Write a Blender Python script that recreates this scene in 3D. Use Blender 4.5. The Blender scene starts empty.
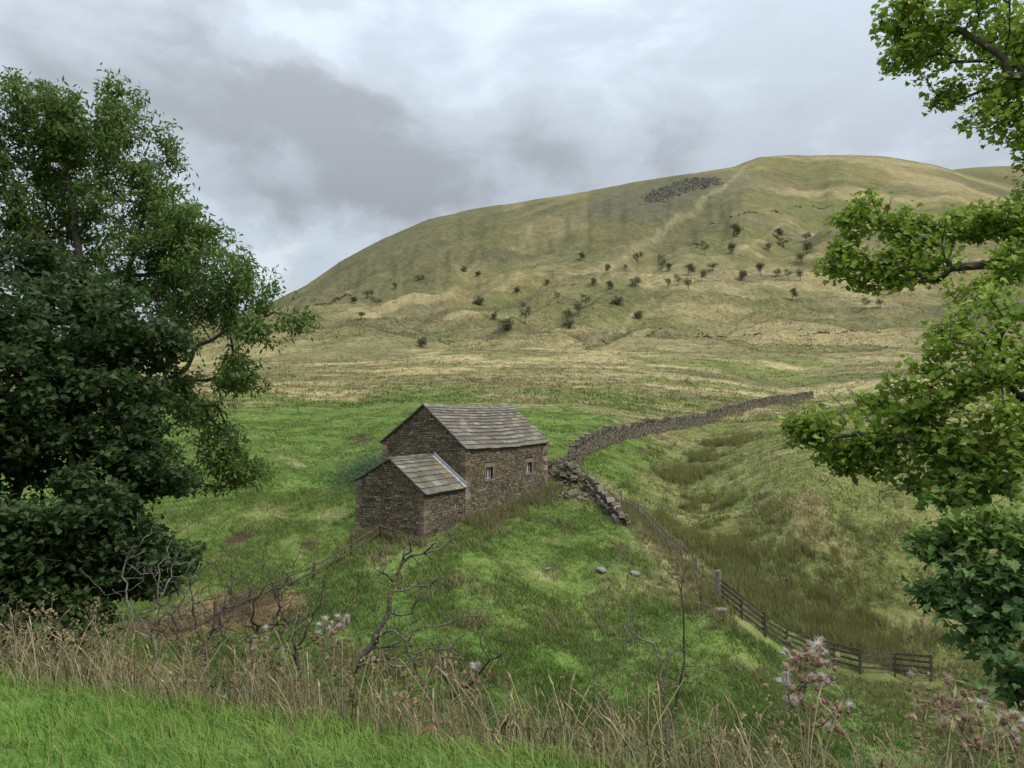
import bpy, bmesh, math, random
import numpy as np

rng = np.random.default_rng(11)
random.seed(11)
C = bpy.context.scene.collection
R = math.radians
F_PX, CX, HY = 750.0, 512.0, 410.0      # focal length in pixels, picture centre, eye-level row

# ------------------------------------------------------------------ camera
sc = bpy.context.scene
cam_d = bpy.data.cameras.new('camera')
cam_d.sensor_width = 36.0
cam_d.lens = F_PX / 1024 * 36.0
cam_d.shift_y = (HY - 384) / 1024
cam_d.clip_start, cam_d.clip_end = 0.1, 9000
cam = bpy.data.objects.new('camera', cam_d)
cam.location = (0, 0, 0)
cam.rotation_euler = (R(90), 0, 0)
C.objects.link(cam)
sc.camera = cam

# ------------------------------------------------------------------ light
SUN_EL, SUN_AZ = R(50), R(128)            # azimuth measured clockwise from +Y (the view direction)
w = bpy.data.worlds.new('World')
sc.world = w
w.use_nodes = True
nt = w.node_tree
nt.nodes.clear()
def N(t, **kw):
    n = nt.nodes.new(t)
    for k, v in kw.items():
        setattr(n, k, v)
    return n
def M(op, a, b=None, c=None, clamp=False):
    n = nt.nodes.new('ShaderNodeMath'); n.operation = op; n.use_clamp = clamp
    for i, q in enumerate((a, b, c)):
        if q is None: continue
        if isinstance(q, (int, float)): n.inputs[i].default_value = q
        else: nt.links.new(q, n.inputs[i])
    return n.outputs[0]
def LK(a, b): nt.links.new(a, b)
tc = N('ShaderNodeTexCoord')
sky = N('ShaderNodeTexSky', sky_type='NISHITA')
sky.sun_disc = False
sky.sun_elevation, sky.sun_rotation = SUN_EL, SUN_AZ
sky.air_density, sky.dust_density = 1.0, 2.0
warp = N('ShaderNodeTexNoise'); warp.inputs['Scale'].default_value = 3.2; warp.inputs['Detail'].default_value = 8
warp.inputs['Roughness'].default_value = 0.55
LK(tc.outputs['Generated'], warp.inputs['Vector'])
sepw = N('ShaderNodeSeparateColor'); LK(warp.outputs['Color'], sepw.inputs[0])
sep = N('ShaderNodeSeparateXYZ'); LK(tc.outputs['Generated'], sep.inputs[0])
az = M('ADD', M('ARCTAN2', sep.outputs[0], sep.outputs[1]), M('MULTIPLY', M('SUBTRACT', sepw.outputs[0], 0.5), 0.50))
el = M('ADD', M('ARCSINE', sep.outputs[2]), M('MULTIPLY', M('SUBTRACT', sepw.outputs[1], 0.5), 0.30))
def blob(px, py, wx, wy, tilt, amp):
    """soft patch of thicker / thinner cloud seen in a given direction (radians on the dome)"""
    a0 = math.atan((px - CX) / F_PX); e0 = math.atan((HY - py) / F_PX * math.cos(a0))
    ct, st = math.cos(R(tilt)), math.sin(R(tilt))
    da = M('SUBTRACT', az, a0); de = M('SUBTRACT', el, e0)
    p = M('DIVIDE', M('ADD', M('MULTIPLY', da, ct), M('MULTIPLY', de, st)), wx / F_PX)
    q = M('DIVIDE', M('SUBTRACT', M('MULTIPLY', de, ct), M('MULTIPLY', da, st)), wy / F_PX)
    d2 = M('ADD', M('MULTIPLY', p, p), M('MULTIPLY', q, q))
    return M('MULTIPLY', M('EXPONENT', M('MULTIPLY', d2, -1.0)), amp)
dens = None
for b in [(225, 85, 190, 62, -22, 0.52), (375, 155, 110, 48, -25, 0.30), (60, 70, 170, 60, -10, 0.20),
          (225, 225, 120, 26, -8, -0.30), (320, 258, 60, 22, 10, -0.35), (120, 15, 120, 30, -10, -0.12),
          (300, 35, 110, 22, -15, -0.30), (470, 60, 90, 60, 0, -0.08), (500, 130, 24, 70, 0, -0.05),
          (570, 165, 80, 34, -8, 0.42), (320, 205, 70, 25, 0, 0.30), (660, 100, 110, 45, 10, -0.04),
          (840, 70, 220, 110, 0, 0.10), (880, 135, 150, 25, 0, 0.10)]:
    x = blob(*b)
    dens = x if dens is None else M('ADD', dens, x)
nz = N('ShaderNodeTexNoise'); nz.inputs['Scale'].default_value = 4.5; nz.inputs['Detail'].default_value = 9
nz.inputs['Roughness'].default_value = 0.58; nz.inputs['Distortion'].default_value = 0.5
mp = N('ShaderNodeMapping'); mp.inputs['Scale'].default_value = (1, 1, 2.2); LK(tc.outputs['Generated'], mp.inputs[0])
LK(mp.outputs[0], nz.inputs['Vector'])
dens = M('ADD', dens, M('MULTIPLY', M('SUBTRACT', nz.outputs[0], 0.5), 0.95))
nz2 = N('ShaderNodeTexNoise'); nz2.inputs['Scale'].default_value = 13; nz2.inputs['Detail'].default_value = 8; LK(mp.outputs[0], nz2.inputs['Vector'])
dens = M('ADD', dens, M('MULTIPLY', M('SUBTRACT', nz2.outputs[0], 0.5), 0.42))
dens = M('ADD', dens, 0.43)
ramp = N('ShaderNodeValToRGB')
cr = ramp.color_ramp; cr.interpolation = 'EASE'
SKY = 0.12
cols = [(0.0, (0.80, 0.87, 0.93)), (0.28, (0.61, 0.69, 0.77)), (0.55, (0.50, 0.56, 0.63)), (1.0, (0.355, 0.385, 0.42))]
cr.elements[0].position, cr.elements[0].color = cols[0][0], (*cols[0][1], 1)
cr.elements[1].position, cr.elements[1].color = cols[-1][0], (*cols[-1][1], 1)
for p_, c_ in cols[1:-1]:
    e = cr.elements.new(p_); e.color = (*c_, 1)
LK(dens, ramp.inputs[0])
# an overcast dome is about three times brighter overhead than near the horizon
up = M('POWER', M('MAXIMUM', sep.outputs[2], 0.0), 1.6)
gain = M('MULTIPLY', M('ADD', 1.0, M('MULTIPLY', up, 3.0)), 1.0 / SKY)
vm = N('ShaderNodeVectorMath', operation='SCALE'); LK(ramp.outputs[0], vm.inputs[0]); LK(gain, vm.inputs['Scale'])
mix = N('ShaderNodeMix', data_type='RGBA'); mix.inputs[0].default_value = 0.93
LK(sky.outputs[0], mix.inputs[6]); LK(vm.outputs[0], mix.inputs[7])
bg = N('ShaderNodeBackground'); bg.inputs['Strength'].default_value = SKY
LK(mix.outputs[2], bg.inputs['Color'])
LK(bg.outputs[0], N('ShaderNodeOutputWorld').inputs[0])

sun_d = bpy.data.lights.new('sun', 'SUN')
sun_d.energy, sun_d.angle, sun_d.color = 2.9, R(10), (1.0, 0.94, 0.82)
sun = bpy.data.objects.new('sun', sun_d)
sd = np.array([math.sin(SUN_AZ) * math.cos(SUN_EL), math.cos(SUN_AZ) * math.cos(SUN_EL), math.sin(SUN_EL)])
from mathutils import Vector
sun.rotation_euler = Vector(sd).to_track_quat('Z', 'Y').to_euler()
sun.location = tuple(sd * 50)
C.objects.link(sun)
sc.view_settings.view_transform = 'Standard'
sc.view_settings.look = 'None'
sc.view_settings.gamma = 1
sc.view_settings.use_curve_mapping = False
sc.view_settings.exposure = -0.32

# ------------------------------------------------------------------ helpers
def tag(o, label=None, cat=None, group=None, kind=None):
    if label: o['label'] = label
    if cat: o['category'] = cat
    if group: o['group'] = group
    if kind: o['kind'] = kind
    return o
def empty(name, loc=(0, 0, 0), rz=0.0):
    o = bpy.data.objects.new(name, None); C.objects.link(o)
    o.location = loc; o.rotation_euler = (0, 0, rz); o.empty_display_size = 0.2
    return o
def mesh_np(name, V, faces, mat, parent=None, col=None, smooth=False, origin=None):
    """faces: list of (n,k) integer arrays; col: (nv,3) base colour of the material at that vertex"""
    V = np.asarray(V, np.float32)
    if origin is not None: V = V - np.asarray(origin, np.float32)
    me = bpy.data.meshes.new(name)
    faces = [np.asarray(f, np.int32) for f in faces if len(f)]
    me.vertices.add(len(V)); me.vertices.foreach_set('co', V.ravel())
    nl = sum(f.size for f in faces); npoly = sum(len(f) for f in faces)
    me.loops.add(nl); me.loops.foreach_set('vertex_index', np.concatenate([f.ravel() for f in faces]))
    tot = np.concatenate([np.full(len(f), f.shape[1], np.int32) for f in faces])
    st = np.concatenate([[0], np.cumsum(tot)[:-1]]).astype(np.int32)
    me.polygons.add(npoly); me.polygons.foreach_set('loop_start', st)
    me.polygons.foreach_set('use_smooth', np.full(npoly, smooth))
    me.update(calc_edges=True)
    if col is not None:
        a = me.color_attributes.new('tone', 'FLOAT_COLOR', 'POINT')
        c4 = np.ones((len(V), 4), np.float32); c4[:, :3] = col
        a.data.foreach_set('color', c4.ravel())
    me.materials.append(mat)
    o = bpy.data.objects.new(name, me); C.objects.link(o)
    if parent is not None: o.parent = parent
    if origin is not None and parent is None: o.location = origin
    return o

def hash2(ix, iy, seed):
    h = (ix.astype(np.int64) * 374761393 + iy.astype(np.int64) * 668265263 + seed * 974634541) & 0x7fffffff
    h = ((h ^ (h >> 13)) * 1274126177) & 0x7fffffff
    return ((h ^ (h >> 16)) & 0xffff) / 65535.0
def vnoise(x, y, seed=0):
    x = np.asarray(x, float); y = np.asarray(y, float)
    ix, iy = np.floor(x), np.floor(y); fx, fy = x - ix, y - iy
    fx = fx * fx * fx * (fx * (fx * 6 - 15) + 10); fy = fy * fy * fy * (fy * (fy * 6 - 15) + 10)
    a = hash2(ix, iy, seed); b = hash2(ix + 1, iy, seed); c = hash2(ix, iy + 1, seed); d = hash2(ix + 1, iy + 1, seed)
    return (a + (b - a) * fx) * (1 - fy) + (c + (d - c) * fx) * fy
def fbm(x, y, seed=0, o=4, g=0.5):
    s = 0; a = 1; t = 0
    for k in range(o):
        s = s + a * vnoise(x * 2 ** k + 17.3 * k, y * 2 ** k - 9.1 * k, seed + k); t += a; a *= g
    return s / t
def sstep(x, a, b):
    t = np.clip((x - a) / (b - a), 0, 1); return t * t * (3 - 2 * t)

# ------------------------------------------------------------------ terrain height
EDGE_P, EDGE_N = np.array([-3.0, 4.50]), np.array([0.308, 0.951])
def edge_d(x, y): return EDGE_N[0] * (x - EDGE_P[0]) + EDGE_N[1] * (y - EDGE_P[1])
def bank(x, y):
    d = edge_d(x, y)
    sp = np.logaddexp(0, d * 3.5) / 3.5
    return -1.56 - 0.54 * sp + 0.03 * np.clip(-d, 0, 6)
COLS = {
 -500: [(620, 30), (520, 45), (450, 70), (410, 110), (390, 170), (380, 300), (376, 500), (400, 1000)],
 0: [(640, 26), (560, 36), (490, 46), (440, 65), (410, 95), (388, 150), (372, 240), (360, 400), (352, 600), (385, 1000)],
 150: [(640, 27), (580, 33), (530, 40), (480, 48), (440, 62), (415, 85), (390, 130), (368, 200), (350, 310), (332, 450), (325, 600), (365, 1000)],
 250: [(655, 26.5), (615, 31), (565, 36), (520, 41), (480, 48), (445, 57), (425, 70), (405, 95), (380, 140), (358, 210), (338, 310), (322, 430), (312, 580), (350, 1000)],
 330: [(690, 25.5), (640, 29), (590, 33.5), (555, 37), (520, 41), (470, 52), (440, 62), (420, 78), (400, 104), (375, 150), (355, 215), (335, 285), (315, 360), (292, 460), (268, 600), (320, 1000)],
 400: [(700, 25), (650, 28), (600, 32.5), (560, 35.5), (528, 38), (490, 44), (460, 52), (430, 65), (408, 88), (385, 128), (365, 180), (345, 245), (320, 320), (290, 410), (260, 510), (231, 650), (290, 1000)],
 470: [(700, 25), (650, 28), (590, 33), (550, 36.5), (520, 40), (490, 45.5), (460, 53), (430, 65), (408, 88), (385, 128), (365, 180), (345, 245), (320, 310), (285, 400), (245, 540), (210, 720), (275, 1050)],
 550: [(700, 25.5), (650, 29.5), (600, 34), (550, 39), (510, 44.5), (486, 48.8), (460, 54), (430, 66), (408, 90), (385, 128), (365, 178), (345, 240), (320, 300), (285, 390), (240, 540), (197, 760), (275, 1100)],
 604: [(720, 25), (660, 29.5), (600, 34.2), (550, 39), (515, 44), (490, 48.5), (465, 53.5), (444, 62), (425, 74), (405, 96), (385, 130), (365, 178), (343, 240), (312, 310), (275, 400), (230, 540), (190, 780), (265, 1100)],
 660: [(720, 25.5), (660, 29.8), (600, 34.2), (540, 41.5), (510, 46), (490, 49.5), (465, 57), (445, 68), (432, 77), (410, 104), (385, 140), (362, 190), (335, 260), (305, 330), (265, 430), (220, 580), (178, 800), (260, 1100)],
 720: [(730, 26), (660, 30), (600, 34), (570, 38), (530, 43), (490, 50), (465, 58), (445, 70), (430, 84), (414, 104), (395, 132), (370, 178), (340, 255), (310, 325), (275, 410), (235, 520), (198, 670), (168, 820), (250, 1150)],
 800: [(700, 27.5), (668, 32), (640, 34.2), (600, 37.5), (560, 40), (520, 42.5), (480, 47), (450, 55), (425, 76), (402, 132), (390, 155), (365, 200), (340, 262), (305, 345), (265, 445), (225, 570), (185, 740), (155, 870), (240, 1200)],
 900: [(720, 27.5), (685, 31.5), (672, 33), (640, 35.2), (580, 38.5), (520, 42.5), (470, 49), (430, 66), (405, 105), (388, 140), (362, 190), (335, 255), (300, 345), (260, 455), (220, 590), (185, 740), (159, 870), (230, 1200)],
 1000: [(740, 26), (690, 31), (650, 34), (580, 38.5), (510, 44), (460, 51), (430, 66), (405, 100), (385, 140), (360, 190), (330, 255), (295, 350), (250, 470), (217, 600), (196, 740), (183, 860), (200, 1100)],
 1150: [(740, 27), (680, 32), (600, 38), (520, 45), (460, 54), (430, 68), (405, 100), (380, 145), (350, 205), (315, 290), (275, 410), (245, 560), (215, 800), (250, 1200)],
 1600: [(740, 27), (640, 36), (540, 48), (460, 66), (420, 100), (380, 160), (340, 260), (290, 420), (250, 600), (230, 800), (260, 1200)],
}
SKYLINE = [(-500, 376, 500), (0, 352, 600), (150, 325, 610), (250, 312, 610), (300, 289, 605), (340, 262, 610), (380, 241, 635), (430, 219, 670), (480, 208, 715), (560, 196, 750), (640, 181, 790), (700, 172, 805), (734, 166, 815), (747, 161, 830), (760, 157, 840), (790, 155, 860), (850, 155, 870), (890, 157, 870), (930, 164, 865), (970, 175, 860), (1024, 188, 855), (1150, 212, 820), (1600, 230, 800)]
pts = []
for px, rows in COLS.items():
    for py, Y in rows: pts.append((px, py, Y))
pts += [p for p in SKYLINE]
pts += [(950, 171, 1700), (1024, 167, 1700), (1150, 168, 1700), (1600, 190, 1700), (850, 200, 1700), (700, 260, 1800), (500, 320, 1800), (300, 380, 1800), (0, 405, 1800), (-500, 408, 1800)]
pts += [(px, 409 - (60 if px > 600 else 0), 3500) for px in (-500, 0, 300, 600, 900, 1200, 1600)]
P = np.array(pts, float)
ca = np.arctan((P[:, 0] - CX) / F_PX); cY = P[:, 2]
cr_ = cY / np.cos(ca); cs = (HY - P[:, 1]) / F_PX * np.cos(ca)
ba, br, bs = [], [], []
for xx in np.linspace(-22, 26, 9):
    for yy in (11, 15, 19):
        ba.append(math.atan2(xx, yy)); br.append(math.hypot(xx, yy)); bs.append(float(bank(xx, yy)) / math.hypot(xx, yy))
ca = np.concatenate([ca, ba]); cr_ = np.concatenate([cr_, br]); cs = np.concatenate([cs, bs])
KA, KL = 3.2, 1.0
def tk(d2): return np.where(d2 > 1e-12, 0.5 * d2 * np.log(np.maximum(d2, 1e-12)), 0.0)
c1, c2 = ca * KA, np.log(cr_) * KL
n = len(c1)
A = np.zeros((n + 3, n + 3))
A[:n, :n] = tk((c1[:, None] - c1[None]) ** 2 + (c2[:, None] - c2[None]) ** 2) + np.eye(n) * 2e-4
A[:n, n] = 1; A[:n, n + 1] = c1; A[:n, n + 2] = c2; A[n:, :n] = A[:n, n:].T
W = np.linalg.solve(A, np.concatenate([cs, [0, 0, 0]]))
def tps(a, l):
    shp = np.shape(a); a = np.ravel(a) * KA; l = np.ravel(l) * KL
    out = np.empty(len(a))
    for i in range(0, len(a), 40000):
        aa, ll = a[i:i + 40000], l[i:i + 40000]
        out[i:i + 40000] = tk((aa[:, None] - c1) ** 2 + (ll[:, None] - c2) ** 2) @ W[:n] + W[n] + W[n + 1] * aa + W[n + 2] * ll
    return out.reshape(shp)
# exact ridge line: measure the smooth surface's crest per azimuth, store the correction
_ca = np.linspace(-0.93, 0.97, 191)
_cl = np.linspace(math.log(330), math.log(1050), 120)
_m = tps(*np.meshgrid(_ca, _cl, indexing='ij')).max(1)
_sk = np.array(SKYLINE, float)
_ska = np.arctan((_sk[:, 0] - CX) / F_PX)
_t = np.interp(_ca, _ska, (HY - _sk[:, 1]) / F_PX * np.cos(_ska))
_rid = np.interp(_ca, _ska, _sk[:, 2] / np.cos(_ska))
def H0(x, y):
    x = np.asarray(x, float); y = np.asarray(y, float)
    r = np.maximum(np.hypot(x, y), 0.05); a = np.arctan2(x, y)
    ac = np.clip(a, -0.98, 1.0)
    l = np.log(np.maximum(r, 8.0))
    s = tps(ac, l)
    rid = np.interp(ac, _ca, _rid)
    s = s + np.interp(ac, _ca, _t - _m) * sstep(l, np.log(rid) - 1.0, np.log(rid)) * (1 - sstep(l, np.log(rid) + 0.2, np.log(rid) + 0.6))
    z = s * r
    d = edge_d(x, y)
    wgt = sstep(d, 7, 15)
    z = bank(x, y) * (1 - wgt) + z * wgt
    back = sstep(np.abs(a), 1.15, 1.75)        # level ground behind the camera
    zb = np.where(d < 0, -1.58 + 0.03 * np.clip(-d, 0, 6), bank(x, y))
    zb = np.maximum(zb, -12)
    return z * (1 - back) + zb * back
GULLIES = []
def detail(x, y):
    r = np.hypot(x, y)
    d = edge_d(x, y)
    mid = sstep(d, 1.5, 9)
    h = mid * (fbm(x / 4.2, y / 4.2, 3, 4) - 0.5) * 0.75 * sstep(r, 8, 28)
    h += mid * (fbm(x / 0.9, y / 0.9, 5, 3) - 0.5) * 0.22 * (1 - sstep(r, 90, 200))
    h += (fbm(x / 0.35, y / 0.35, 7, 2) - 0.5) * 0.05 * (1 - sstep(r, 10, 30))
    far = sstep(r, 130, 300) * (1 - sstep(r, 1100, 1500))
    a = np.arctan2(x, y); l = np.log(np.maximum(r, 1))
    crest = np.interp(np.clip(a, _ca[0], _ca[-1]), _ca, np.log(_rid))
    keep = 1 - 0.9 * sstep(l, crest - 0.28, crest - 0.05)
    h += far * keep * (fbm(x / 60, y / 60, 21, 4) - 0.5) * 15
    # rills running down the escarpment and knolls on the lower slope
    steep = sstep(l, crest - 0.75, crest - 0.35)
    h += far * keep * steep * (fbm(a * 34, l * 2.2, 31, 3) - 0.5) * 13
    low = sstep(r, 190, 280) * (1 - sstep(r, 420, 560))
    h += low * (np.abs(fbm(x / 38 + y / 90, y / 30, 41, 3) - 0.5) * -16 + 2)
    for pl, wd, dp in GULLIES:
        q, qt = poly_d(x, y, pl); h -= dp * np.exp(-(q / wd) ** 2) * np.minimum(1, 6 * np.minimum(qt, 1.02 - qt))
    return h
def H(x, y): return H0(x, y) + detail(x, y)
_hl = np.exp(np.linspace(math.log(2.0), math.log(2500), 1100))
def hit(px, py, ymin=20.0):
    """where the sight line of a picture point meets the ground: x, y, z"""
    Y = _hl[_hl > ymin]; X = (px - CX) / F_PX * Y
    g = H(X, Y) - (HY - py) / F_PX * Y
    k = np.argmax(g > 0)
    if not (g > 0).any(): k = np.argmax(g / Y)
    return float(X[k]), float(Y[k]), float(H(X[k:k + 1], Y[k:k + 1])[0])
def at(px, py, Y): return np.array([(px - CX) / F_PX * Y, Y, (HY - py) / F_PX * Y])
def gz(x, y): return float(H(np.array([x]), np.array([y]))[0])
def poly_d(x, y, pl):
    """distance to a polyline on the ground, and how far along it (0..1)"""
    best = np.full(np.shape(x), 1e9); tt = np.zeros(np.shape(x))
    m = len(pl) - 1
    for i in range(m):
        ax, ay = pl[i][:2]; bx, by = pl[i + 1][:2]
        dx, dy = bx - ax, by - ay
        t = np.clip(((x - ax) * dx + (y - ay) * dy) / max(dx * dx + dy * dy, 1e-9), 0, 1)
        q = np.hypot(x - ax - t * dx, y - ay - t * dy)
        tt = np.where(q < best, (i + t) / m, tt); best = np.minimum(best, q)
    return best, tt

_gl = [([hit(*p, 150)[:2] for p in q], wd, dp) for q, wd, dp in [
    ([(592, 347), (612, 330), (630, 312), (645, 300), (662, 284)], 9, 6), ([(520, 338), (548, 318), (575, 300), (592, 287)], 8, 5),
    ([(455, 335), (500, 312), (540, 296)], 8, 4), ([(690, 335), (730, 318), (770, 300)], 8, 3.5), ([(622, 275), (655, 245), (690, 215), (712, 195)], 16, 12),
    ([(380, 330), (430, 305), (480, 280), (540, 255)], 9, 5), ([(760, 260), (800, 235), (830, 215)], 12, 7)]]
GULLIES += _gl
# ------------------------------------------------------------------ where the ground cover changes
BOG = [hit(*p)[:2] for p in [(735, 437), (690, 452), (672, 478), (690, 515), (735, 548), (790, 590), (850, 620), (930, 650)]]
GULLIES.append((BOG, 3.6, 0.9))
BOGW = [2.0, 3.2, 3.0, 3.2, 2.6, 1.8, 1.6, 2.0]
FENCE_LINE = [hit(*p)[:2] for p in [(585, 487), (622, 508), (640, 519), (653, 533), (668, 548), (697, 578), (718, 600)]]
PATHS = [([hit(*p)[:2] for p in q], wd) for q, wd in [
    ([(268, 450), (283, 458), (302, 468)], 0.35),
    ([(735, 178), (700, 205), (668, 228), (640, 247), (615, 262), (600, 272), (590, 285)], 3.4),
    ([(792, 222), (775, 230), (755, 245), (735, 260)], 1.8),
    ([(655, 298), (635, 312), (615, 330), (590, 345)], 1.1),
    ([(560, 279), (600, 283), (660, 281), (760, 272)], 2.6),
    ([(800, 310), (830, 316), (860, 322), (880, 326)], 0.8),
    ([(740, 314), (770, 309), (800, 308)], 0.8),
    ([(770, 450), (745, 462), (730, 472), (718, 486)], 0.6),
    ([(745, 166), (735, 178)], 3.5),
    ([(800, 395), (760, 404), (728, 416)], 0.9)]]
CRAG = [hit(*p, 150)[:2] for p in [(640, 206), (668, 193), (690, 187), (715, 182)]]
BARE = [(hit(*p)[:2], rr) for p, rr in [((215, 622), 2.6), ((262, 612), 2.2), ((175, 632), 2.2), ((240, 540), 0.9), ((308, 546), 0.6), ((355, 438), 1.1), ((365, 441), 1.1), ((640, 449), 0.8), ((726, 595), 0.8), ((762, 500), 0.5), ((785, 585), 0.6)]]
def gcol(x, y):
    """base colour of the turf: pasture green, straw, moor olive, rush, bare soil, plus some painted shade"""
    r = np.hypot(x, y); l = np.log(np.maximum(r, 1)); a = np.arctan2(x, y)
    lush = np.array([0.102, 0.153, 0.036]); pas = np.array([0.140, 0.185, 0.048]); straw = np.array([0.36, 0.295, 0.15])
    oliv = np.array([0.210, 0.178, 0.082]); moor = np.array([0.125, 0.118, 0.058]); rush = np.array([0.150, 0.160, 0.055]); soil = np.array([0.095, 0.07, 0.042])
    n1 = fbm(x / 7, y / 7, 51, 4); n2 = fbm(x / 2.0, y / 2.0, 55, 3); n3 = fbm(a * 9, l * 22, 61, 4); n4 = fbm(x / 45, y / 45, 65, 4)
    def mx(c, k, t): return c + (k - c) * np.clip(t, 0, 1)[..., None]
    c = np.broadcast_to(lush, np.shape(x) + (3,)).copy()
    c = mx(c, pas, sstep(n1 + 0.4 * (n2 - 0.5), 0.42, 0.70) * 0.75)
    # the mound in front of the barn: dead patches
    near = 1 - sstep(r, 46, 56)
    c = mx(c, straw, near * sstep(n1 * 0.5 + n2 * 0.5, 0.56, 0.72) * 0.40 * sstep(r, 27, 36))
    c = mx(c, np.array([0.062, 0.125, 0.022]), near * (1 - sstep(r + 8 * (n1 - .5), 28, 36)) * 0.6)  # shade of the mound's front slope, put into the turf as deeper green
    fd, _ = poly_d(x, y, FENCE_LINE)
    c = mx(c, straw, (1 - sstep(fd, 0.4, 2.6)) * (0.35 + 0.65 * n2) * near * 1.1)
    # slope right of the gully: yellower
    right = sstep(a - 0.30 - 0.006 * (45 - np.clip(r, 20, 90)), 0.0, 0.10) * sstep(r, 28, 34) * (1 - sstep(r, 80, 115))
    c = mx(c, np.array([0.155, 0.165, 0.055]), right * 0.9)
    c = mx(c, straw * 0.8, right * sstep(n1 * 0.6 + n2 * 0.4, 0.46, 0.66) * 0.7)
    # rough grass above the pasture, in bands
    dry = sstep(r + 60 * (n3 - 0.5) + 40 * (n4 - 0.5), 92, 128)
    c = mx(c, oliv, dry * (0.80 - 0.35 * sstep(a, 0.0, 0.3)))
    c = mx(c, straw, dry * sstep(n3, 0.45, 0.62) * (1 - 0.8 * sstep(r, 230, 330)) * 0.85)
    c = mx(c, moor, dry * sstep(fbm(a * 7 + 3, l * 16, 71, 4), 0.52, 0.68) * 0.65)
    hill = sstep(r + 80 * (n4 - 0.5), 200, 270)
    c = mx(c, oliv, hill * 0.8)
    c = mx(c, straw * 0.95, hill * sstep(fbm(a * 5, (l - 1.1 * np.minimum(a, .2)) * 15, 75, 5), 0.44, 0.61) * 0.78)
    c = mx(c, np.array([0.140, 0.148, 0.058]), hill * sstep(n4, 0.47, 0.64) * 0.65)
    c = c * (1 - 0.12 * hill)[..., None]
    crest = np.interp(np.clip(a, _ca[0], _ca[-1]), _ca, np.log(_rid))
    esc = sstep(l + 0.25 * (n4 - .5), crest - 0.62, crest - 0.40) * (1 - sstep(a, 0.24, 0.31))
    c = mx(c, moor, esc * (0.60 + 1.4 * (fbm(a * 34, l * 2.2, 31, 3) - 0.3)))  # moor tone deepened to paint shading onto the escarpment
    c = mx(c, np.array([0.095, 0.092, 0.052]), hill * sstep(fbm(a * 7, (l - 1.1 * np.minimum(a, .2)) * 17, 79, 5), 0.53, 0.68) * 0.6)
    cd, _ = poly_d(x, y, CRAG); c = mx(c, np.array([0.105, 0.102, 0.068]), (1 - sstep(cd + 30 * (n2 - .5) + 40 * (n4 - .5), 14, 75)) * 0.75)  # dark moor by the crag, spread wider as the escarpment's painted shadow
    for pl, wd in PATHS:
        d, _ = poly_d(x, y, pl)
        wv = wd * (0.35 + 1.3 * n1); c = mx(c, np.array([0.34, 0.285, 0.16]), (1 - sstep(d, wv * 0.25, wv * 1.3)) * (0.0 + 0.75 * n2))
    bd, bt = poly_d(x, y, BOG)
    bw = np.interp(bt, np.linspace(0, 1, len(BOGW)), BOGW)
    c = mx(c, rush, 1 - sstep(bd + 2.4 * (n2 - 0.5), bw * 0.6, bw * 1.1))
    for (bx, by), rr in BARE:
        q = np.hypot(x - bx, (y - by)) / rr + 0.9 * (n2 - 0.5)
        c = mx(c, soil if rr < 2 else np.array([0.165, 0.125, 0.062]), 1 - sstep(q, 0.5, 1.05))
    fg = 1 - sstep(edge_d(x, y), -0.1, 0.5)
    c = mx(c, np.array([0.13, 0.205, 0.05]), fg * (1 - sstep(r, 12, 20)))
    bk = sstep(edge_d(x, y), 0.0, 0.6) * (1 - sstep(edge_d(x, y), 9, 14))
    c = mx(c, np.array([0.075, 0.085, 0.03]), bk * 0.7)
    return c

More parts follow.
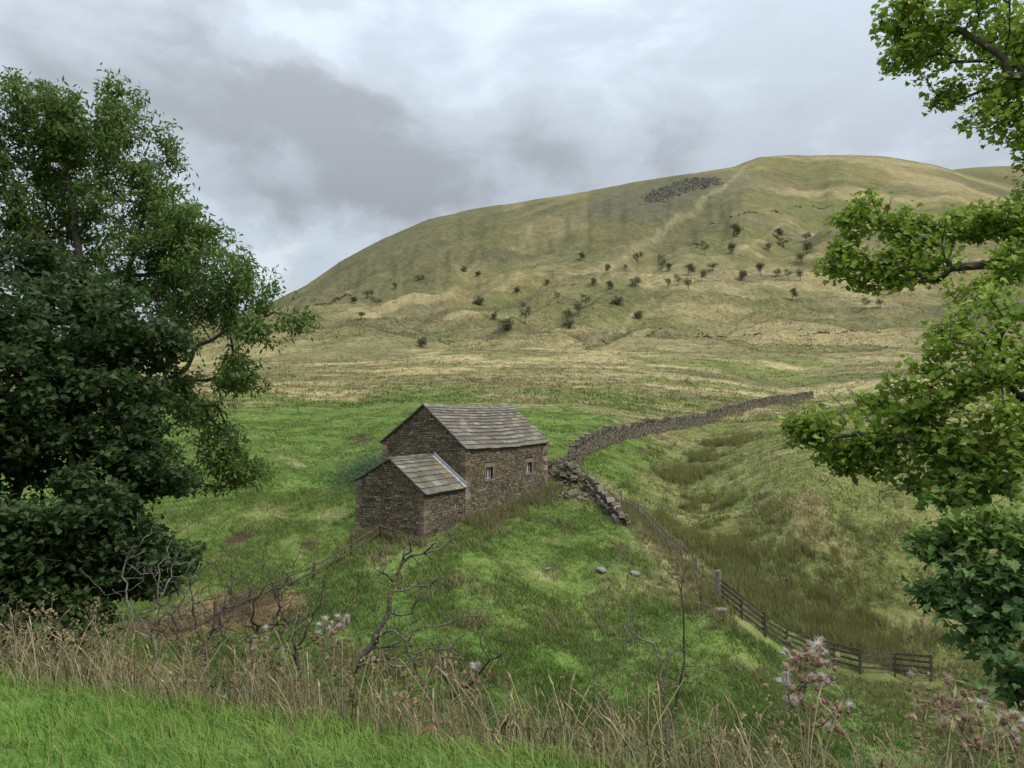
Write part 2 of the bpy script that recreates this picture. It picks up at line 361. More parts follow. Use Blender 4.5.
# ------------------------------------------------------------------ materials
def material(name, rough=0.85, tone=True, base=(0.5, 0.5, 0.5), noise=None, bump=None, spec=0.2, transl=0.0, metal=0.0, soft=0.0):
    """procedural Principled material. tone: multiply by the mesh's own 'tone' colours; noise: (scale, low, high); bump: (scale, distance)"""
    m = bpy.data.materials.new(name); m.use_nodes = True
    t = m.node_tree; p = t.nodes['Principled BSDF']
    p.inputs['Roughness'].default_value = rough; p.inputs['Specular IOR Level'].default_value = spec; p.inputs['Metallic'].default_value = metal
    co = t.nodes.new('ShaderNodeTexCoord').outputs['Object']
    if tone:
        a = t.nodes.new('ShaderNodeVertexColor'); a.layer_name = 'tone'; c = a.outputs[0]
    else:
        a = t.nodes.new('ShaderNodeRGB'); a.outputs[0].default_value = (*base, 1); c = a.outputs[0]
    for sc_, lo, hi in (noise or []):
        n_ = t.nodes.new('ShaderNodeTexNoise'); n_.inputs['Scale'].default_value = sc_; n_.inputs['Detail'].default_value = 6
        n_.inputs['Roughness'].default_value = 0.6
        t.links.new(co, n_.inputs['Vector'])
        mr = t.nodes.new('ShaderNodeMapRange'); mr.inputs[1].default_value, mr.inputs[2].default_value = 0.3, 0.7
        mr.inputs[3].default_value, mr.inputs[4].default_value = lo, hi
        t.links.new(n_.outputs[0], mr.inputs[0])
        v = t.nodes.new('ShaderNodeVectorMath'); v.operation = 'SCALE'
        t.links.new(c, v.inputs[0]); t.links.new(mr.outputs[0], v.inputs['Scale']); c = v.outputs[0]
    t.links.new(c, p.inputs['Base Color'])
    nrm = None
    for sc_, dist in (bump or []):
        n_ = t.nodes.new('ShaderNodeTexNoise'); n_.inputs['Scale'].default_value = sc_; n_.inputs['Detail'].default_value = 5
        t.links.new(co, n_.inputs['Vector'])
        b = t.nodes.new('ShaderNodeBump'); b.inputs['Strength'].default_value = 1.0; b.inputs['Distance'].default_value = dist
        t.links.new(n_.outputs[0], b.inputs['Height'])
        if nrm is not None: t.links.new(nrm, b.inputs['Normal'])
        nrm = b.outputs[0]
    if soft > 0:      # thin upright blades light like the sward they belong to
        gm = t.nodes.new('ShaderNodeNewGeometry'); v = t.nodes.new('ShaderNodeMix'); v.data_type = 'VECTOR'; v.inputs[0].default_value = soft
        v.inputs[5].default_value = (0, 0, 1); t.links.new(gm.outputs['Normal'], v.inputs[4]); nrm = v.outputs[1]
    if nrm is not None: t.links.new(nrm, p.inputs['Normal'])
    if transl > 0:
        tr = t.nodes.new('ShaderNodeBsdfTranslucent'); t.links.new(c, tr.inputs['Color'])
        mxs = t.nodes.new('ShaderNodeMixShader'); mxs.inputs[0].default_value = transl
        t.links.new(p.outputs[0], mxs.inputs[1]); t.links.new(tr.outputs[0], mxs.inputs[2])
        t.links.new(mxs.outputs[0], t.nodes['Material Output'].inputs[0])
    return m
M_GROUND = material('turf', 0.95, spec=0.05, noise=[(0.5, 0.74, 1.28), (3.0, 0.75, 1.28), (0.11, 0.80, 1.2)], bump=[(0.16, 1.6), (1.3, 0.35), (7, 0.07)])
M_BLADE = material('grass_blade', 0.8, spec=0.04, transl=0.25, soft=0.65)
M_STONE = material('gritstone', 0.9, spec=0.15, noise=[(9, 0.72, 1.28), (45, 0.8, 1.2)], bump=[(14, 0.03)])
M_CORE = material('wall_joint', 0.95, tone=False, base=(0.05, 0.043, 0.035), spec=0.05, noise=[(8, 0.6, 1.3)], bump=[(10, 0.03)])
M_SLATE = material('stone_slate', 0.75, spec=0.25, noise=[(5, 0.75, 1.25), (26, 0.75, 1.25)], bump=[(12, 0.015)])
M_WOOD = material('weathered_timber', 0.85, tone=False, base=(0.095, 0.076, 0.058), noise=[(6, 0.6, 1.3), (40, 0.8, 1.2)], bump=[(30, 0.01)])
M_PALEWOOD = material('grey_post_timber', 0.85, tone=False, base=(0.20, 0.18, 0.15), noise=[(8, 0.6, 1.3), (50, 0.8, 1.2)], bump=[(30, 0.01)])
M_WIRE = material('fence_wire', 0.5, tone=False, base=(0.25, 0.25, 0.25), metal=0.7, noise=[(3, 0.7, 1.2)])
M_LEAD = material('lead_flashing', 0.45, tone=False, base=(0.36, 0.37, 0.385), spec=0.3, noise=[(5, 0.8, 1.15)])
M_GLASS = material('window_glass', 0.15, tone=False, base=(0.035, 0.04, 0.04), spec=0.5, noise=[(4, 0.6, 1.4)])
M_FRAME = material('window_paint', 0.5, tone=False, base=(0.52, 0.53, 0.52), noise=[(12, 0.8, 1.1)])
M_BARK = material('bark', 0.95, spec=0.1, noise=[(4, 0.65, 1.35), (22, 0.7, 1.3)], bump=[(16, 0.03)])
M_LEAF = material('leaf', 0.5, spec=0.3, transl=0.4)
M_FLUFF = material('seed_fluff', 0.9, spec=0.1, transl=0.4)

# ------------------------------------------------------------------ ground sheet
AZF = np.arctan(np.linspace(-0.80, 0.80, 640))
azs = np.concatenate([np.linspace(-math.pi, AZF[0], 60)[:-1], AZF, np.linspace(AZF[-1], math.pi, 60)[1:]])
rs = np.concatenate([np.linspace(0.2, 8, 60)[:-1], np.exp(np.linspace(math.log(8), math.log(120), 330))[:-1], np.exp(np.linspace(math.log(120), math.log(1300), 330))[:-1], np.exp(np.linspace(math.log(1300), math.log(5500), 40))])
AA, RR = np.meshgrid(azs, rs, indexing='ij')
GX, GY = RR * np.sin(AA), RR * np.cos(AA)
GZ = H(GX, GY)
na, nr = AA.shape
V = np.stack([GX, GY, GZ], -1).reshape(-1, 3)
idx = np.arange(na * nr).reshape(na, nr)
Fq = np.stack([idx[:-1, :-1], idx[1:, :-1], idx[1:, 1:], idx[:-1, 1:]], -1).reshape(-1, 4)[:, ::-1]
cen = len(V)
V = np.vstack([V, [[0, 0, float(H(np.array([0.0]), np.array([0.01]))[0])]]])
tri = np.stack([np.full(na - 1, cen), idx[1:, 0], idx[:-1, 0]], -1)[:, ::-1]
GC = np.vstack([gcol(GX, GY).reshape(-1, 3), [[0.1, 0.16, 0.035]]])
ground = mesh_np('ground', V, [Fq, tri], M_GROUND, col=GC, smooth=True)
tag(ground, 'rough turf of a green valley rising to a broad olive moorland hill', 'ground', kind='structure')

# ------------------------------------------------------------------ stone work
CUBE_V = np.array([[-1,-1,-1],[1,-1,-1],[1,1,-1],[-1,1,-1],[-1,-1,1],[1,-1,1],[1,1,1],[-1,1,1]], float) * 0.5
CUBE_F = np.array([[0,3,2,1],[4,5,6,7],[0,1,5,4],[1,2,6,5],[2,3,7,6],[3,0,4,7]])
class Geo:
    def __init__(self): self.V, self.F, self.T, self.n = [], {}, [], 0
    def add(self, V, faces, tone=(1, 1, 1)):
        V = np.asarray(V, float).reshape(-1, 3)
        for f in faces:
            f = np.asarray(f); self.F.setdefault(f.shape[1], []).append(f + self.n)
        self.V.append(V); self.T.append(np.broadcast_to(np.asarray(tone, float), V.shape)); self.n += len(V)
    def box(self, lo, hi, tone=(1, 1, 1), jit=0.0):
        lo, hi = np.asarray(lo, float), np.asarray(hi, float)
        v = (lo + hi) / 2 + CUBE_V * (hi - lo) + (rng.uniform(-jit, jit, (8, 3)) if jit else 0)
        self.add(v, [CUBE_F], tone)
    def obox(self, c, ax, tone=(1, 1, 1), jit=0.0):
        """box with centre c and three full-length axis vectors"""
        v = CUBE_V @ np.asarray(ax, float)
        if jit: v = v * (1 + rng.uniform(-jit, jit, (8, 1))) + rng.uniform(-jit, jit, (8, 3)) * np.linalg.norm(ax, axis=1).mean() * 0.5
        self.add(v + c, [CUBE_F], tone)
    def tube(self, pts, rad, sides=6, tone=(1, 1, 1), cap=True):
        pts = np.asarray(pts, float); rad = np.broadcast_to(np.asarray(rad, float), (len(pts),))
        t = np.gradient(pts, axis=0); t /= np.linalg.norm(t, axis=1)[:, None] + 1e-9
        ref = np.array([0.31, 0.22, 0.92]) if abs(t[:, 2]).mean() < 0.8 else np.array([0.95, 0.2, 0.1])
        u = np.cross(t, ref); u /= np.linalg.norm(u, axis=1)[:, None] + 1e-9; v = np.cross(t, u)
        th = np.arange(sides) * 2 * math.pi / sides
        ring = pts[:, None] + rad[:, None, None] * (np.cos(th)[None, :, None] * u[:, None] + np.sin(th)[None, :, None] * v[:, None])
        i = np.arange(len(pts) * sides).reshape(len(pts), sides); j = np.roll(i, -1, 1)
        f = np.stack([i[:-1], j[:-1], j[1:], i[1:]], -1).reshape(-1, 4)
        fs = [f]
        if cap: fs.append(i[-1][None]); fs.append(i[0][::-1][None])
        tn = np.asarray(tone, float)
        if tn.ndim == 2: tn = np.repeat(tn, sides, 0)
        self.add(ring.reshape(-1, 3), fs, tn)
    def build(self, name, mat, parent=None, smooth=False, origin=None):
        return mesh_np(name, np.vstack(self.V), [np.vstack(f) for f in self.F.values()], mat, parent, np.vstack(self.T), smooth, origin)

STONE_TONES = np.array([[0.185, 0.155, 0.108], [0.150, 0.126, 0.088], [0.205, 0.185, 0.145], [0.120, 0.103, 0.075], [0.180, 0.142, 0.105], [0.225, 0.208, 0.170], [0.155, 0.138, 0.105]])
def stone_tone(k=1.0): return STONE_TONES[rng.integers(len(STONE_TONES))] * np.array([.92, .86, .78]) * rng.uniform(0.75, 1.2) * k
def face_stones(g, o, u, nrm, u_range, z0, z1, holes=(), course=(0.085, 0.15), length=(0.14, 0.40), k=1.0, quoin=()):
    """coursed rubble: one proud block per stone. u_range(z) -> (start, end)"""
    o, u, nrm = map(lambda a: np.asarray(a, float), (o, u, nrm)); up = np.array([0, 0, 1.0])
    z = z0; row = 0
    while z < z1 - 0.05:
        h = min(rng.uniform(*course), z1 - z)
        a, b = u_range(z + h * 0.9); s = a; first = True
        while s < b - 0.03:
            l = rng.uniform(*length)
            if first and rng.random() < 0.6: l *= 0.6
            first = False
            e = min(s + l, b)
            if b - e < 0.12: e = b
            hit_ = [hl for hl in holes if e > hl[0] and s < hl[1] and z + h > hl[2] + 0.02 and z < hl[3] - 0.02]
            if hit_:
                hl = hit_[0]
                if s < hl[0] - 0.05: e = hl[0]
                else: s = hl[1]; continue
            d = rng.uniform(0.02, 0.06)
            gap = 0.009
            p = []
            for (uu, zz) in ((s + gap, z + gap), (e - gap, z + gap), (e - gap, z + h - gap), (s + gap, z + h - gap)):
                p.append(o + u * (uu + rng.uniform(-.008, .008)) + up * (zz + rng.uniform(-.01, .01)))
            p = np.array(p)
            back = p - nrm * 0.03; front = p + nrm * (d + rng.uniform(-.012, .012, (4, 1)))
            cen = front.mean(0); front = cen + (front - cen) * 0.94
            g.add(np.vstack([back, front]), [np.array([[4, 5, 6, 7], [0, 1, 5, 4], [1, 2, 6, 5], [2, 3, 7, 6], [3, 0, 4, 7]])], stone_tone(k))
            s = e
        z += h; row += 1

JOINT = (0.045, 0.038, 0.03)
def slates(g, p_ridge, p_eave, x0, x1, n, sag=0.0, lichen=None, k=1.0):
    """courses of stone slates on one slope; p_ridge/p_eave are (y, z) of the slope's two edges in the barn's frame"""
    (y0, z0), (y1, z1) = p_ridge, p_eave
    L = math.hypot(y1 - y0, z1 - z0); d = np.array([0, (y1 - y0) / L, (z1 - z0) / L])
    nn = np.array([0, -d[2], d[1]]); nn = nn if nn[2] > 0 else -nn
    wts = np.linspace(0.72, 1.3, n); cuts = np.concatenate([[0], np.cumsum(wts / wts.sum())]) * L
    for i in range(n):
        s = x0 + rng.uniform(-0.3, 0)
        while s < x1:
            wd = rng.uniform(0.35, 0.85) * (0.75 + 0.5 * i / n)
            a, b = max(s, x0), min(s + wd, x1)
            s += wd
            if b - a < 0.06: continue
            t0, t1 = cuts[i] - 0.10, cuts[i + 1] + rng.uniform(-.02, .03)
            lift = rng.uniform(0, 0.016)
            def pt(x, t, off):
                fall = -sag * math.sin(math.pi * np.clip((x - x0) / (x1 - x0), 0, 1))
                return np.array([x, y0, z0 + fall]) + d * t + nn * off
            v = [pt(a + .006, t0, 0.0), pt(b - .006, t0, 0.0), pt(b - .006, t1, 0.045 + lift), pt(a + .006, t1, 0.045 + lift + rng.uniform(-.006, .006)),
                 pt(a + .006, t0, 0.035), pt(b - .006, t0, 0.035), pt(b - .006, t1, 0.085 + lift), pt(a + .006, t1, 0.085 + lift)]
            base = np.array([[0.175, 0.163, 0.142], [0.145, 0.137, 0.120], [0.200, 0.188, 0.165], [0.155, 0.140, 0.115], [0.125, 0.118, 0.105]])[rng.integers(5)] * np.array([1.04, .96, .86]) * rng.uniform(0.75, 1.2) * k
            if lichen and rng.random() < lichen((a + b) / 2, i / n): base = base * 0.65 + np.array([0.075, 0.065, 0.010]) * rng.uniform(.4, 1.3)
            ms = vnoise(np.array([a * 1.1 + y1 * 3]), np.array([i * .45]), 23)[0]
            if ms > .62: base = base * (1 - .6 * (ms - .62) / .38) + np.array([.035, .045, .012]) * (ms - .62) / .38
            f = CUBE_F if np.cross(d, [1, 0, 0]) @ nn > 0 else CUBE_F[:, ::-1]
            g.add(v, [f], base)

BP = np.array([-2.508, 40.0]); BZ = -5.9
BANG = math.atan2(0.879, 0.477)
barn = empty('stone_barn', (BP[0], BP[1], BZ), BANG)
tag(barn, 'old brown stone field barn with stone slate roof and a lower gabled lean-to in front', 'barn')
E1, E2 = np.array([math.cos(BANG), math.sin(BANG)]), np.array([-math.sin(BANG), math.cos(BANG)])
def barn_w(x, y): p = BP + E1 * x + E2 * y; return p[0], p[1]
LM, WM, YA = 10.0, 5.48, 2.65
ZER, ZA, ZEL = 3.9, 6.15, 4.14
base_lo = min(gz(*barn_w(x, y)) for x in (-3.8, -2, 0, 3, 6, 10) for y in (0, 2.6, 5.4)) - BZ - 0.4
WIN = [(2.18, 2.98, 2.02, 2.68), (7.07, 7.85, 2.00, 2.66)]
g = Geo()
def prism_yz(g, poly, x0, x1, tone):
    n_ = len(poly); v = [(x0, y, z) for y, z in poly] + [(x1, y, z) for y, z in poly]
    side = np.array([[i, (i + 1) % n_, n_ + (i + 1) % n_, n_ + i] for i in range(n_)])
    g.add(v, [np.arange(n_)[None, ::-1], np.arange(n_, 2 * n_)[None], side], tone)
gab = [(0.03, base_lo), (WM - 0.03, base_lo), (WM - 0.03, ZEL - .03), (YA, ZA - .05), (0.03, ZER - .03)]
prism_yz(g, gab, 0.03, 0.45, JOINT); prism_yz(g, gab, LM - 0.45, LM - 0.03, JOINT)
g.box((0.45, WM - 0.45, base_lo), (LM - 0.45, WM - 0.03, ZEL - .03), JOINT)
ub = sorted({0.45, LM - 0.45, *[w_[0] for w_ in WIN], *[w_[1] for w_ in WIN]})
for a_, b_ in zip(ub[:-1], ub[1:]):
    hole = [w_ for w_ in WIN if abs(w_[0] - a_) < 1e-6]
    if hole:
        g.box((a_, 0.03, base_lo), (b_, 0.45, hole[0][2]), JOINT); g.box((a_, 0.03, hole[0][3]), (b_, 0.45, ZER - .03), JOINT)
    else: g.box((a_, 0.03, base_lo), (b_, 0.45, ZER - .03), JOINT)
hl = [(a - 0.16, b + 0.16, c - 0.14, d + 0.24) for a, b, c, d in WIN]
face_stones(g, (0, 0.03, 0), (1, 0, 0), (0, -1, 0), lambda z: (0.30, LM - 0.30), base_lo, ZER - 0.02, holes=hl, k=1.04)
def gab_range(z, ye=WM, zr=ZER, zl=ZEL, za=ZA, ya=YA, m=0.02):
    a = m if z < zr else m + ya * (z - zr) / (za - zr)
    b = ye - m if z < zl else ye - m - (ye - ya) * (z - zl) / (za - zl)
    return a, b
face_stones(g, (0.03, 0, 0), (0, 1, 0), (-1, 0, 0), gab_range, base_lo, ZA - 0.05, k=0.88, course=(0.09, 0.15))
face_stones(g, (LM - 0.03, 0, 0), (0, 1, 0), (1, 0, 0), gab_range, base_lo, ZA - 0.05)
face_stones(g, (0, WM - 0.03, 0), (1, 0, 0), (0, 1, 0), lambda z: (0.30, LM - 0.30), base_lo, ZEL - 0.02)
# big corner stones, laid alternately long and short
for (cx_, cy_, sx, sy, top) in ((0, 0, 1, 1, ZER), (LM, 0, -1, 1, ZER), (0, WM, 1, -1, ZEL), (LM, WM, -1, -1, ZEL)):
    z = base_lo; i = 0
    while z < top - 0.1:
        h = min(rng.uniform(0.24, 0.36), top - z)
        lx, ly = ((0.52, 0.26), (0.30, 0.40))[i % 2]
        x0, x1 = sorted((cx_ - sx * 0.035, cx_ + sx * lx)); y0, y1 = sorted((cy_ - sy * 0.035, cy_ + sy * ly))
        g.box((x0, y0, z + .008), (x1, y1, z + h - .008), stone_tone(1.2), 0.012); z += h; i += 1
# stone surrounds of the two small windows
for a, b, c, d in WIN:
    tn = np.array([0.205, 0.172, 0.125])
    g.box((a - 0.16, -0.035, d + .004), (b + 0.16, 0.2, d + 0.23), tn, .006)
    g.box((a - 0.16, -0.05, c - 0.13), (b + 0.16, 0.2, c - .004), tn * 0.9, .006)
    g.box((a - 0.15, -0.03, c), (a - .002, 0.2, d), tn * 0.95, .004); g.box((b + .002, -0.03, c), (b + 0.15, 0.2, d), tn * 0.95, .004)
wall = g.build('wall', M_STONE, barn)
for a, b, c, d in WIN:
    wn = Geo(); y0, y1 = 0.16, 0.22; f = 0.045
    wn.box((a, y0, c), (a + f, y1, d)); wn.box((b - f, y0, c), (b, y1, d))
    wn.box((a + f, y0, c), (b - f, y1, c + f)); wn.box((a + f, y0, d - f), (b - f, y1, d))
    mxx = a + (b - a) * 0.56
    wn.box((mxx, y0 - .012, c + f), (mxx + 0.10, y1 - .01, d - f))
    wo = wn.build('window', M_FRAME, barn)
    pn = Geo(); pn.box((a + f * .7, y0 + .02, c + f * .7), (b - f * .7, y0 + .03, d - f * .7)); pn.build('pane', M_GLASS, wo)
# main roof
g = Geo()
ov = 0.13
sr = (ZA - ZER) / YA; sl = (ZA - ZEL) / (WM - YA)
prism_yz(g, [(-ov, ZER - ov * sr - .06), (-ov, ZER - ov * sr), (YA, ZA), (WM + ov, ZEL - ov * sl), (WM + ov, ZEL - ov * sl - .06), (YA, ZA - .06)][::-1], -0.08, LM + 0.08, (0.06, 0.055, 0.05))
slates(g, (YA, ZA + .005), (-ov - .03, ZER - (ov + .03) * sr + .005), -0.12, LM + 0.12, 13, sag=0.09)
slates(g, (YA, ZA + .005), (WM + ov + .03, ZEL - (ov + .03) * sl + .005), -0.12, LM + 0.12, 13, sag=0.09)
roof = g.build('roof', M_SLATE, barn)
g = Geo(); s = -0.14
while s < LM + 0.1:
    l = rng.uniform(0.32, 0.6); zz = ZA + 0.06 - 0.09 * math.sin(math.pi * np.clip(s / LM, 0, 1)) + rng.uniform(-.015, .02)
    e = min(s + l - .01, LM + .14)
    v = [(s, YA - .2, zz - .12), (e, YA - .2, zz - .12), (e, YA, zz + .07), (s, YA, zz + .07), (s, YA + .2, zz - .12), (e, YA + .2, zz - .12),
         (s, YA - .17, zz - .16), (e, YA - .17, zz - .16), (e, YA, zz + .0), (s, YA, zz + .0), (s, YA + .17, zz - .16), (e, YA + .17, zz - .16)]
    g.add(v, [np.array([[0, 1, 2, 3], [3, 2, 5, 4], [6, 9, 8, 7], [9, 10, 11, 8], [0, 6, 7, 1], [4, 5, 11, 10], [0, 3, 9, 6], [3, 4, 10, 9], [1, 7, 8, 2], [2, 8, 11, 5]])], np.array([0.17, 0.16, 0.145]) * rng.uniform(0.75, 1.2)); s += l
g.build('ridge_stones', M_SLATE, roof)
# lean-to
XL, WL, YL = -3.76, 4.25, 2.08
QR, QA, QL = 1.84, 3.42, 2.28
g = Geo()
gl = [(0.05, base_lo), (WL - 0.03, base_lo), (WL - 0.03, QL - .03), (YL, QA - .05), (0.05, QR - .03)]
prism_yz(g, gl, XL + 0.03, XL + 0.45, JOINT)
g.box((XL + 0.45, 0.05, base_lo), (-0.06, 0.45, QR - .03), JOINT); g.box((XL + 0.45, WL - 0.45, base_lo), (-0.06, WL - 0.03, QL - .03), JOINT)
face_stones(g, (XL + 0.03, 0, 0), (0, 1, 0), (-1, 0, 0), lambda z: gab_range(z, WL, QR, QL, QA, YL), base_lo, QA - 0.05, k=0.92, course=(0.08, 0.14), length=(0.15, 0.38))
face_stones(g, (0, 0.05, 0), (1, 0, 0), (0, -1, 0), lambda z: (XL + 0.25, -0.04), base_lo, QR - 0.02, k=0.92)
face_stones(g, (0, WL - 0.03, 0), (1, 0, 0), (0, 1, 0), lambda z: (XL + 0.25, -0.04), base_lo, QL - 0.02)
for (cy_, sy, top) in ((0.03, 1, QR), (WL, -1, QL)):
    z = base_lo; i = 0
    while z < top - 0.1:
        h = min(rng.uniform(0.18, 0.28), top - z); lx, ly = ((0.42, 0.22), (0.24, 0.34))[i % 2]
        y0, y1 = sorted((cy_ - sy * 0.03, cy_ + sy * ly))
        g.box((XL - 0.03, y0, z + .008), (XL + lx, y1, z + h - .008), stone_tone(0.95), 0.012); z += h; i += 1
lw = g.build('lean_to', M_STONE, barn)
g = Geo(); s1 = (QA - QR) / YL; s2 = (QA - QL) / (WL - YL)
prism_yz(g, [(-ov, QR - ov * s1 - .05), (-ov, QR - ov * s1), (YL, QA), (WL + ov, QL - ov * s2), (WL + ov, QL - ov * s2 - .05), (YL, QA - .05)][::-1], XL - 0.06, -0.07, (0.06, 0.055, 0.05))
lich = lambda x, t: 0.75 * math.exp(-((x + 0.75) / 0.55) ** 2) * (1 if t > 0.05 else 0.3)
slates(g, (YL, QA + .005), (-ov - .03, QR - (ov + .03) * s1 + .005), XL - 0.10, -0.09, 8, lichen=lich)
slates(g, (YL, QA + .005), (WL + ov + .03, QL - (ov + .03) * s2 + .005), XL - 0.10, -0.09, 8)
s = XL - 0.1
while s < -0.2:
    l = rng.uniform(0.3, 0.5); g.box((s, YL - .15, QA - .0), (min(s + l - .01, -.1), YL + .15, QA + .10), np.array([0.17, 0.16, 0.14]) * rng.uniform(.8, 1.2), .02); s += l
g.build('lean_to_roof', M_SLATE, lw)
g = Geo()   # pale metal strip where the lower roof meets the taller gable
v = []
for t in (0, 1):
    y = YL * 0.93 * (1 - t) + (-ov - .05) * t; z = QA - (YL - y) * s1 + 0.10
    v += [(-0.09, y, z + .20), (-0.075, y, z + .22), (-0.075, y, z + .02), (-0.27, y, z + .015), (-0.27, y, z - .01)]
g.add(v, [np.array([[0, 1, 6, 5], [0, 5, 7, 2], [2, 7, 8, 3], [3, 8, 9, 4], [1, 2, 7, 6]])])
g.build('flashing', M_LEAD, lw)

# ------------------------------------------------------------------ dry stone walls and loose stones
WALL_TONES = np.array([.74, .69, .60]) * np.array([[0.21, 0.195, 0.165], [0.165, 0.15, 0.125], [0.25, 0.235, 0.205], [0.135, 0.12, 0.10], [0.20, 0.175, 0.14], [0.29, 0.28, 0.25]])
def drystone(name, path, h0, h1, ruin=0.0, thick=0.55, origin=None):
    g = Geo(); path = np.array(path, float)
    seg = np.hypot(*np.diff(path, axis=0).T); cum = np.concatenate([[0], np.cumsum(seg)]); L = cum[-1]
    def pos(s):
        s = np.clip(s, 0, L); return np.array([np.interp(s, cum, path[:, 0]), np.interp(s, cum, path[:, 1])])
    def frame(s):
        d = pos(min(s + .4, L)) - pos(max(s - .4, 0)); d /= np.linalg.norm(d); return np.array([*d, 0]), np.array([d[1], -d[0], 0])
    def top(s): return (h0 + (h1 - h0) * s / L) * (1 + 0.10 * (vnoise(np.array([s / 2.2]), np.array([3.3]), 9)[0] - 0.5) * 2 * (1 + 3 * ruin))
    # dark hearting between the two faces
    ss = np.arange(0, L + 0.01, 0.8)
    cv = []
    for s in ss:
        p = pos(s); t, nn = frame(s); zg = gz(*p) - 0.4; zt = gz(*p) + top(s) * 0.86
        for q, z in ((-.5, zg), (.5, zg), (.36, zt), (-.36, zt)): cv.append(np.array([p[0], p[1], z]) + nn * q * thick * 0.86)
    i = np.arange(len(ss) * 4).reshape(-1, 4); j = np.roll(i, -1, 1)
    g.add(cv, [np.stack([i[:-1], j[:-1], j[1:], i[1:]], -1).reshape(-1, 4), i[0][None, ::-1], i[-1][None]], JOINT)
    for side in (-1, 1):
        hmax = max(h0, h1) * 1.2; z = -0.15
        while z < hmax:
            ch = rng.uniform(0.10, 0.19); s = rng.uniform(-.1, 0.1)
            while s < L:
                l = rng.uniform(0.15, 0.42); tp = top(s)
                if z + ch < tp - 0.16 and rng.random() > ruin * 0.25:
                    p = pos(s + l / 2); t, nn = frame(s + l / 2)
                    bat = (0.5 - 0.14 * max(z, 0) / max(tp, .3)) * thick
                    c = np.array([p[0], p[1], gz(*p) + z + ch / 2]) + nn * side * (bat - 0.06 + rng.uniform(-.03, .03))
                    tl = rng.normal(0, 0.05 + 0.2 * ruin); tt = t * math.cos(tl) + np.array([0, 0, 1]) * math.sin(tl)
                    g.obox(c, [tt * (l - .015), nn * 0.26, np.array([0, 0, 1.0]) * (ch - .012)], WALL_TONES[rng.integers(6)] * rng.uniform(.75, 1.2), 0.12)
                s += l
            z += ch
    s = 0                                             # cope stones on edge
    while s < L:
        l = rng.uniform(0.10, 0.24) if ruin < 0.5 else rng.uniform(0.2, 0.5)
        p = pos(s + l / 2); t, nn = frame(s + l / 2); hh = rng.uniform(0.2, 0.36) if ruin < .5 else rng.uniform(0.15, 0.3)
        tl = rng.normal(0.1, 0.18 + .3 * ruin); tt = t * math.cos(tl) + np.array([0, 0, 1]) * math.sin(tl); uu = np.cross(nn, tt); uu *= np.sign(uu[2])
        c = np.array([p[0], p[1], gz(*p) + top(s) - 0.13 + hh / 2 - .05]) + nn * rng.normal(0, .04)
        g.obox(c, [tt * l, nn * rng.uniform(.3, .46), uu * hh], WALL_TONES[rng.integers(6)] * rng.uniform(.75, 1.25), 0.14); s += l + .01
    p0 = path[0]
    return g.build(name, M_STONE, origin=(p0[0], p0[1], gz(*p0)))
def resample(pts, n):
    pts = np.array(pts); q = np.linspace(0, len(pts) - 1, n); k = np.arange(len(pts))
    p = np.stack([np.interp(q, k, pts[:, 0]), np.interp(q, k, pts[:, 1])], -1)
    for _ in range(3): p[1:-1] = (p[:-2] + 2 * p[1:-1] + p[2:]) / 4
    return p
wp = [hit(*p)[:2] for p in [(572, 474), (573, 464), (582, 456), (605, 444.5), (638, 435.5), (685, 428), (729, 415), (760, 407), (796, 401), (812, 399)]]
tag(drystone('drystone_wall', resample(wp, 60), 1.2, 1.2), 'long grey drystone wall curving uphill from behind the barn', 'stone wall')
lp = [barn_w(9.9, 1.2), hit(560, 474)[:2], hit(571, 476)[:2]]
tag(drystone('drystone_wall', resample(lp, 8), 1.0, 0.9, 0.3), 'low dark stone wall joining the barn corner to the long wall', 'stone wall')
rp = [hit(*p)[:2] for p in [(588, 492), (600, 501), (611, 513), (623, 527)]]
tag(drystone('ruined_wall', resample(rp, 12), 0.95, 0.45, 1.0, 0.8), 'short tumbled stretch of pale stone wall beside the wire fence', 'ruined wall')
def rubble(name, px, py, n, rx, ry, hh, label, cat='stone heap', size=(0.18, 0.5)):
    x, y, z = hit(px, py); g = Geo()
    for _ in range(n):
        q = rng.normal(0, .42, 2); q = q / max(1, np.linalg.norm(q)); xx, yy = x + q[0] * rx, y + q[1] * ry
        s_ = rng.uniform(*size); hz = hh * max(0, 1 - (q[0] ** 2 + q[1] ** 2)) * rng.uniform(0.1, 1)
        th = rng.uniform(0, 6.3); t = np.array([math.cos(th), math.sin(th), rng.normal(0, .3)]); t /= np.linalg.norm(t); nn = np.cross([0, 0, 1], t); nn /= np.linalg.norm(nn); uu = np.cross(t, nn)
        g.obox((xx, yy, gz(xx, yy) + hz + s_ * .1), [t * s_, nn * s_ * rng.uniform(.5, .9), uu * s_ * rng.uniform(.3, .6)], WALL_TONES[rng.integers(6)] * rng.uniform(.8, 1.3), 0.18)
    return tag(g.build(name, M_STONE, origin=(x, y, z)), label, cat)
rubble('stone_heap', 571, 484, 150, 1.0, 0.9, 1.3, 'rough heap of fallen stones at the near end of the long wall')
rubble('stone_heap', 571, 498, 45, 1.7, 0.8, 0.15, 'flat scatter of pale stones in the grass before the wall end')
ICO = None
def ico():
    bm = bmesh.new(); bmesh.ops.create_icosphere(bm, subdivisions=2, radius=1.0)
    v = np.array([q.co for q in bm.verts]); f = np.array([[q.index for q in p.verts] for p in bm.faces]); bm.free(); return v, f
ICO = ico()
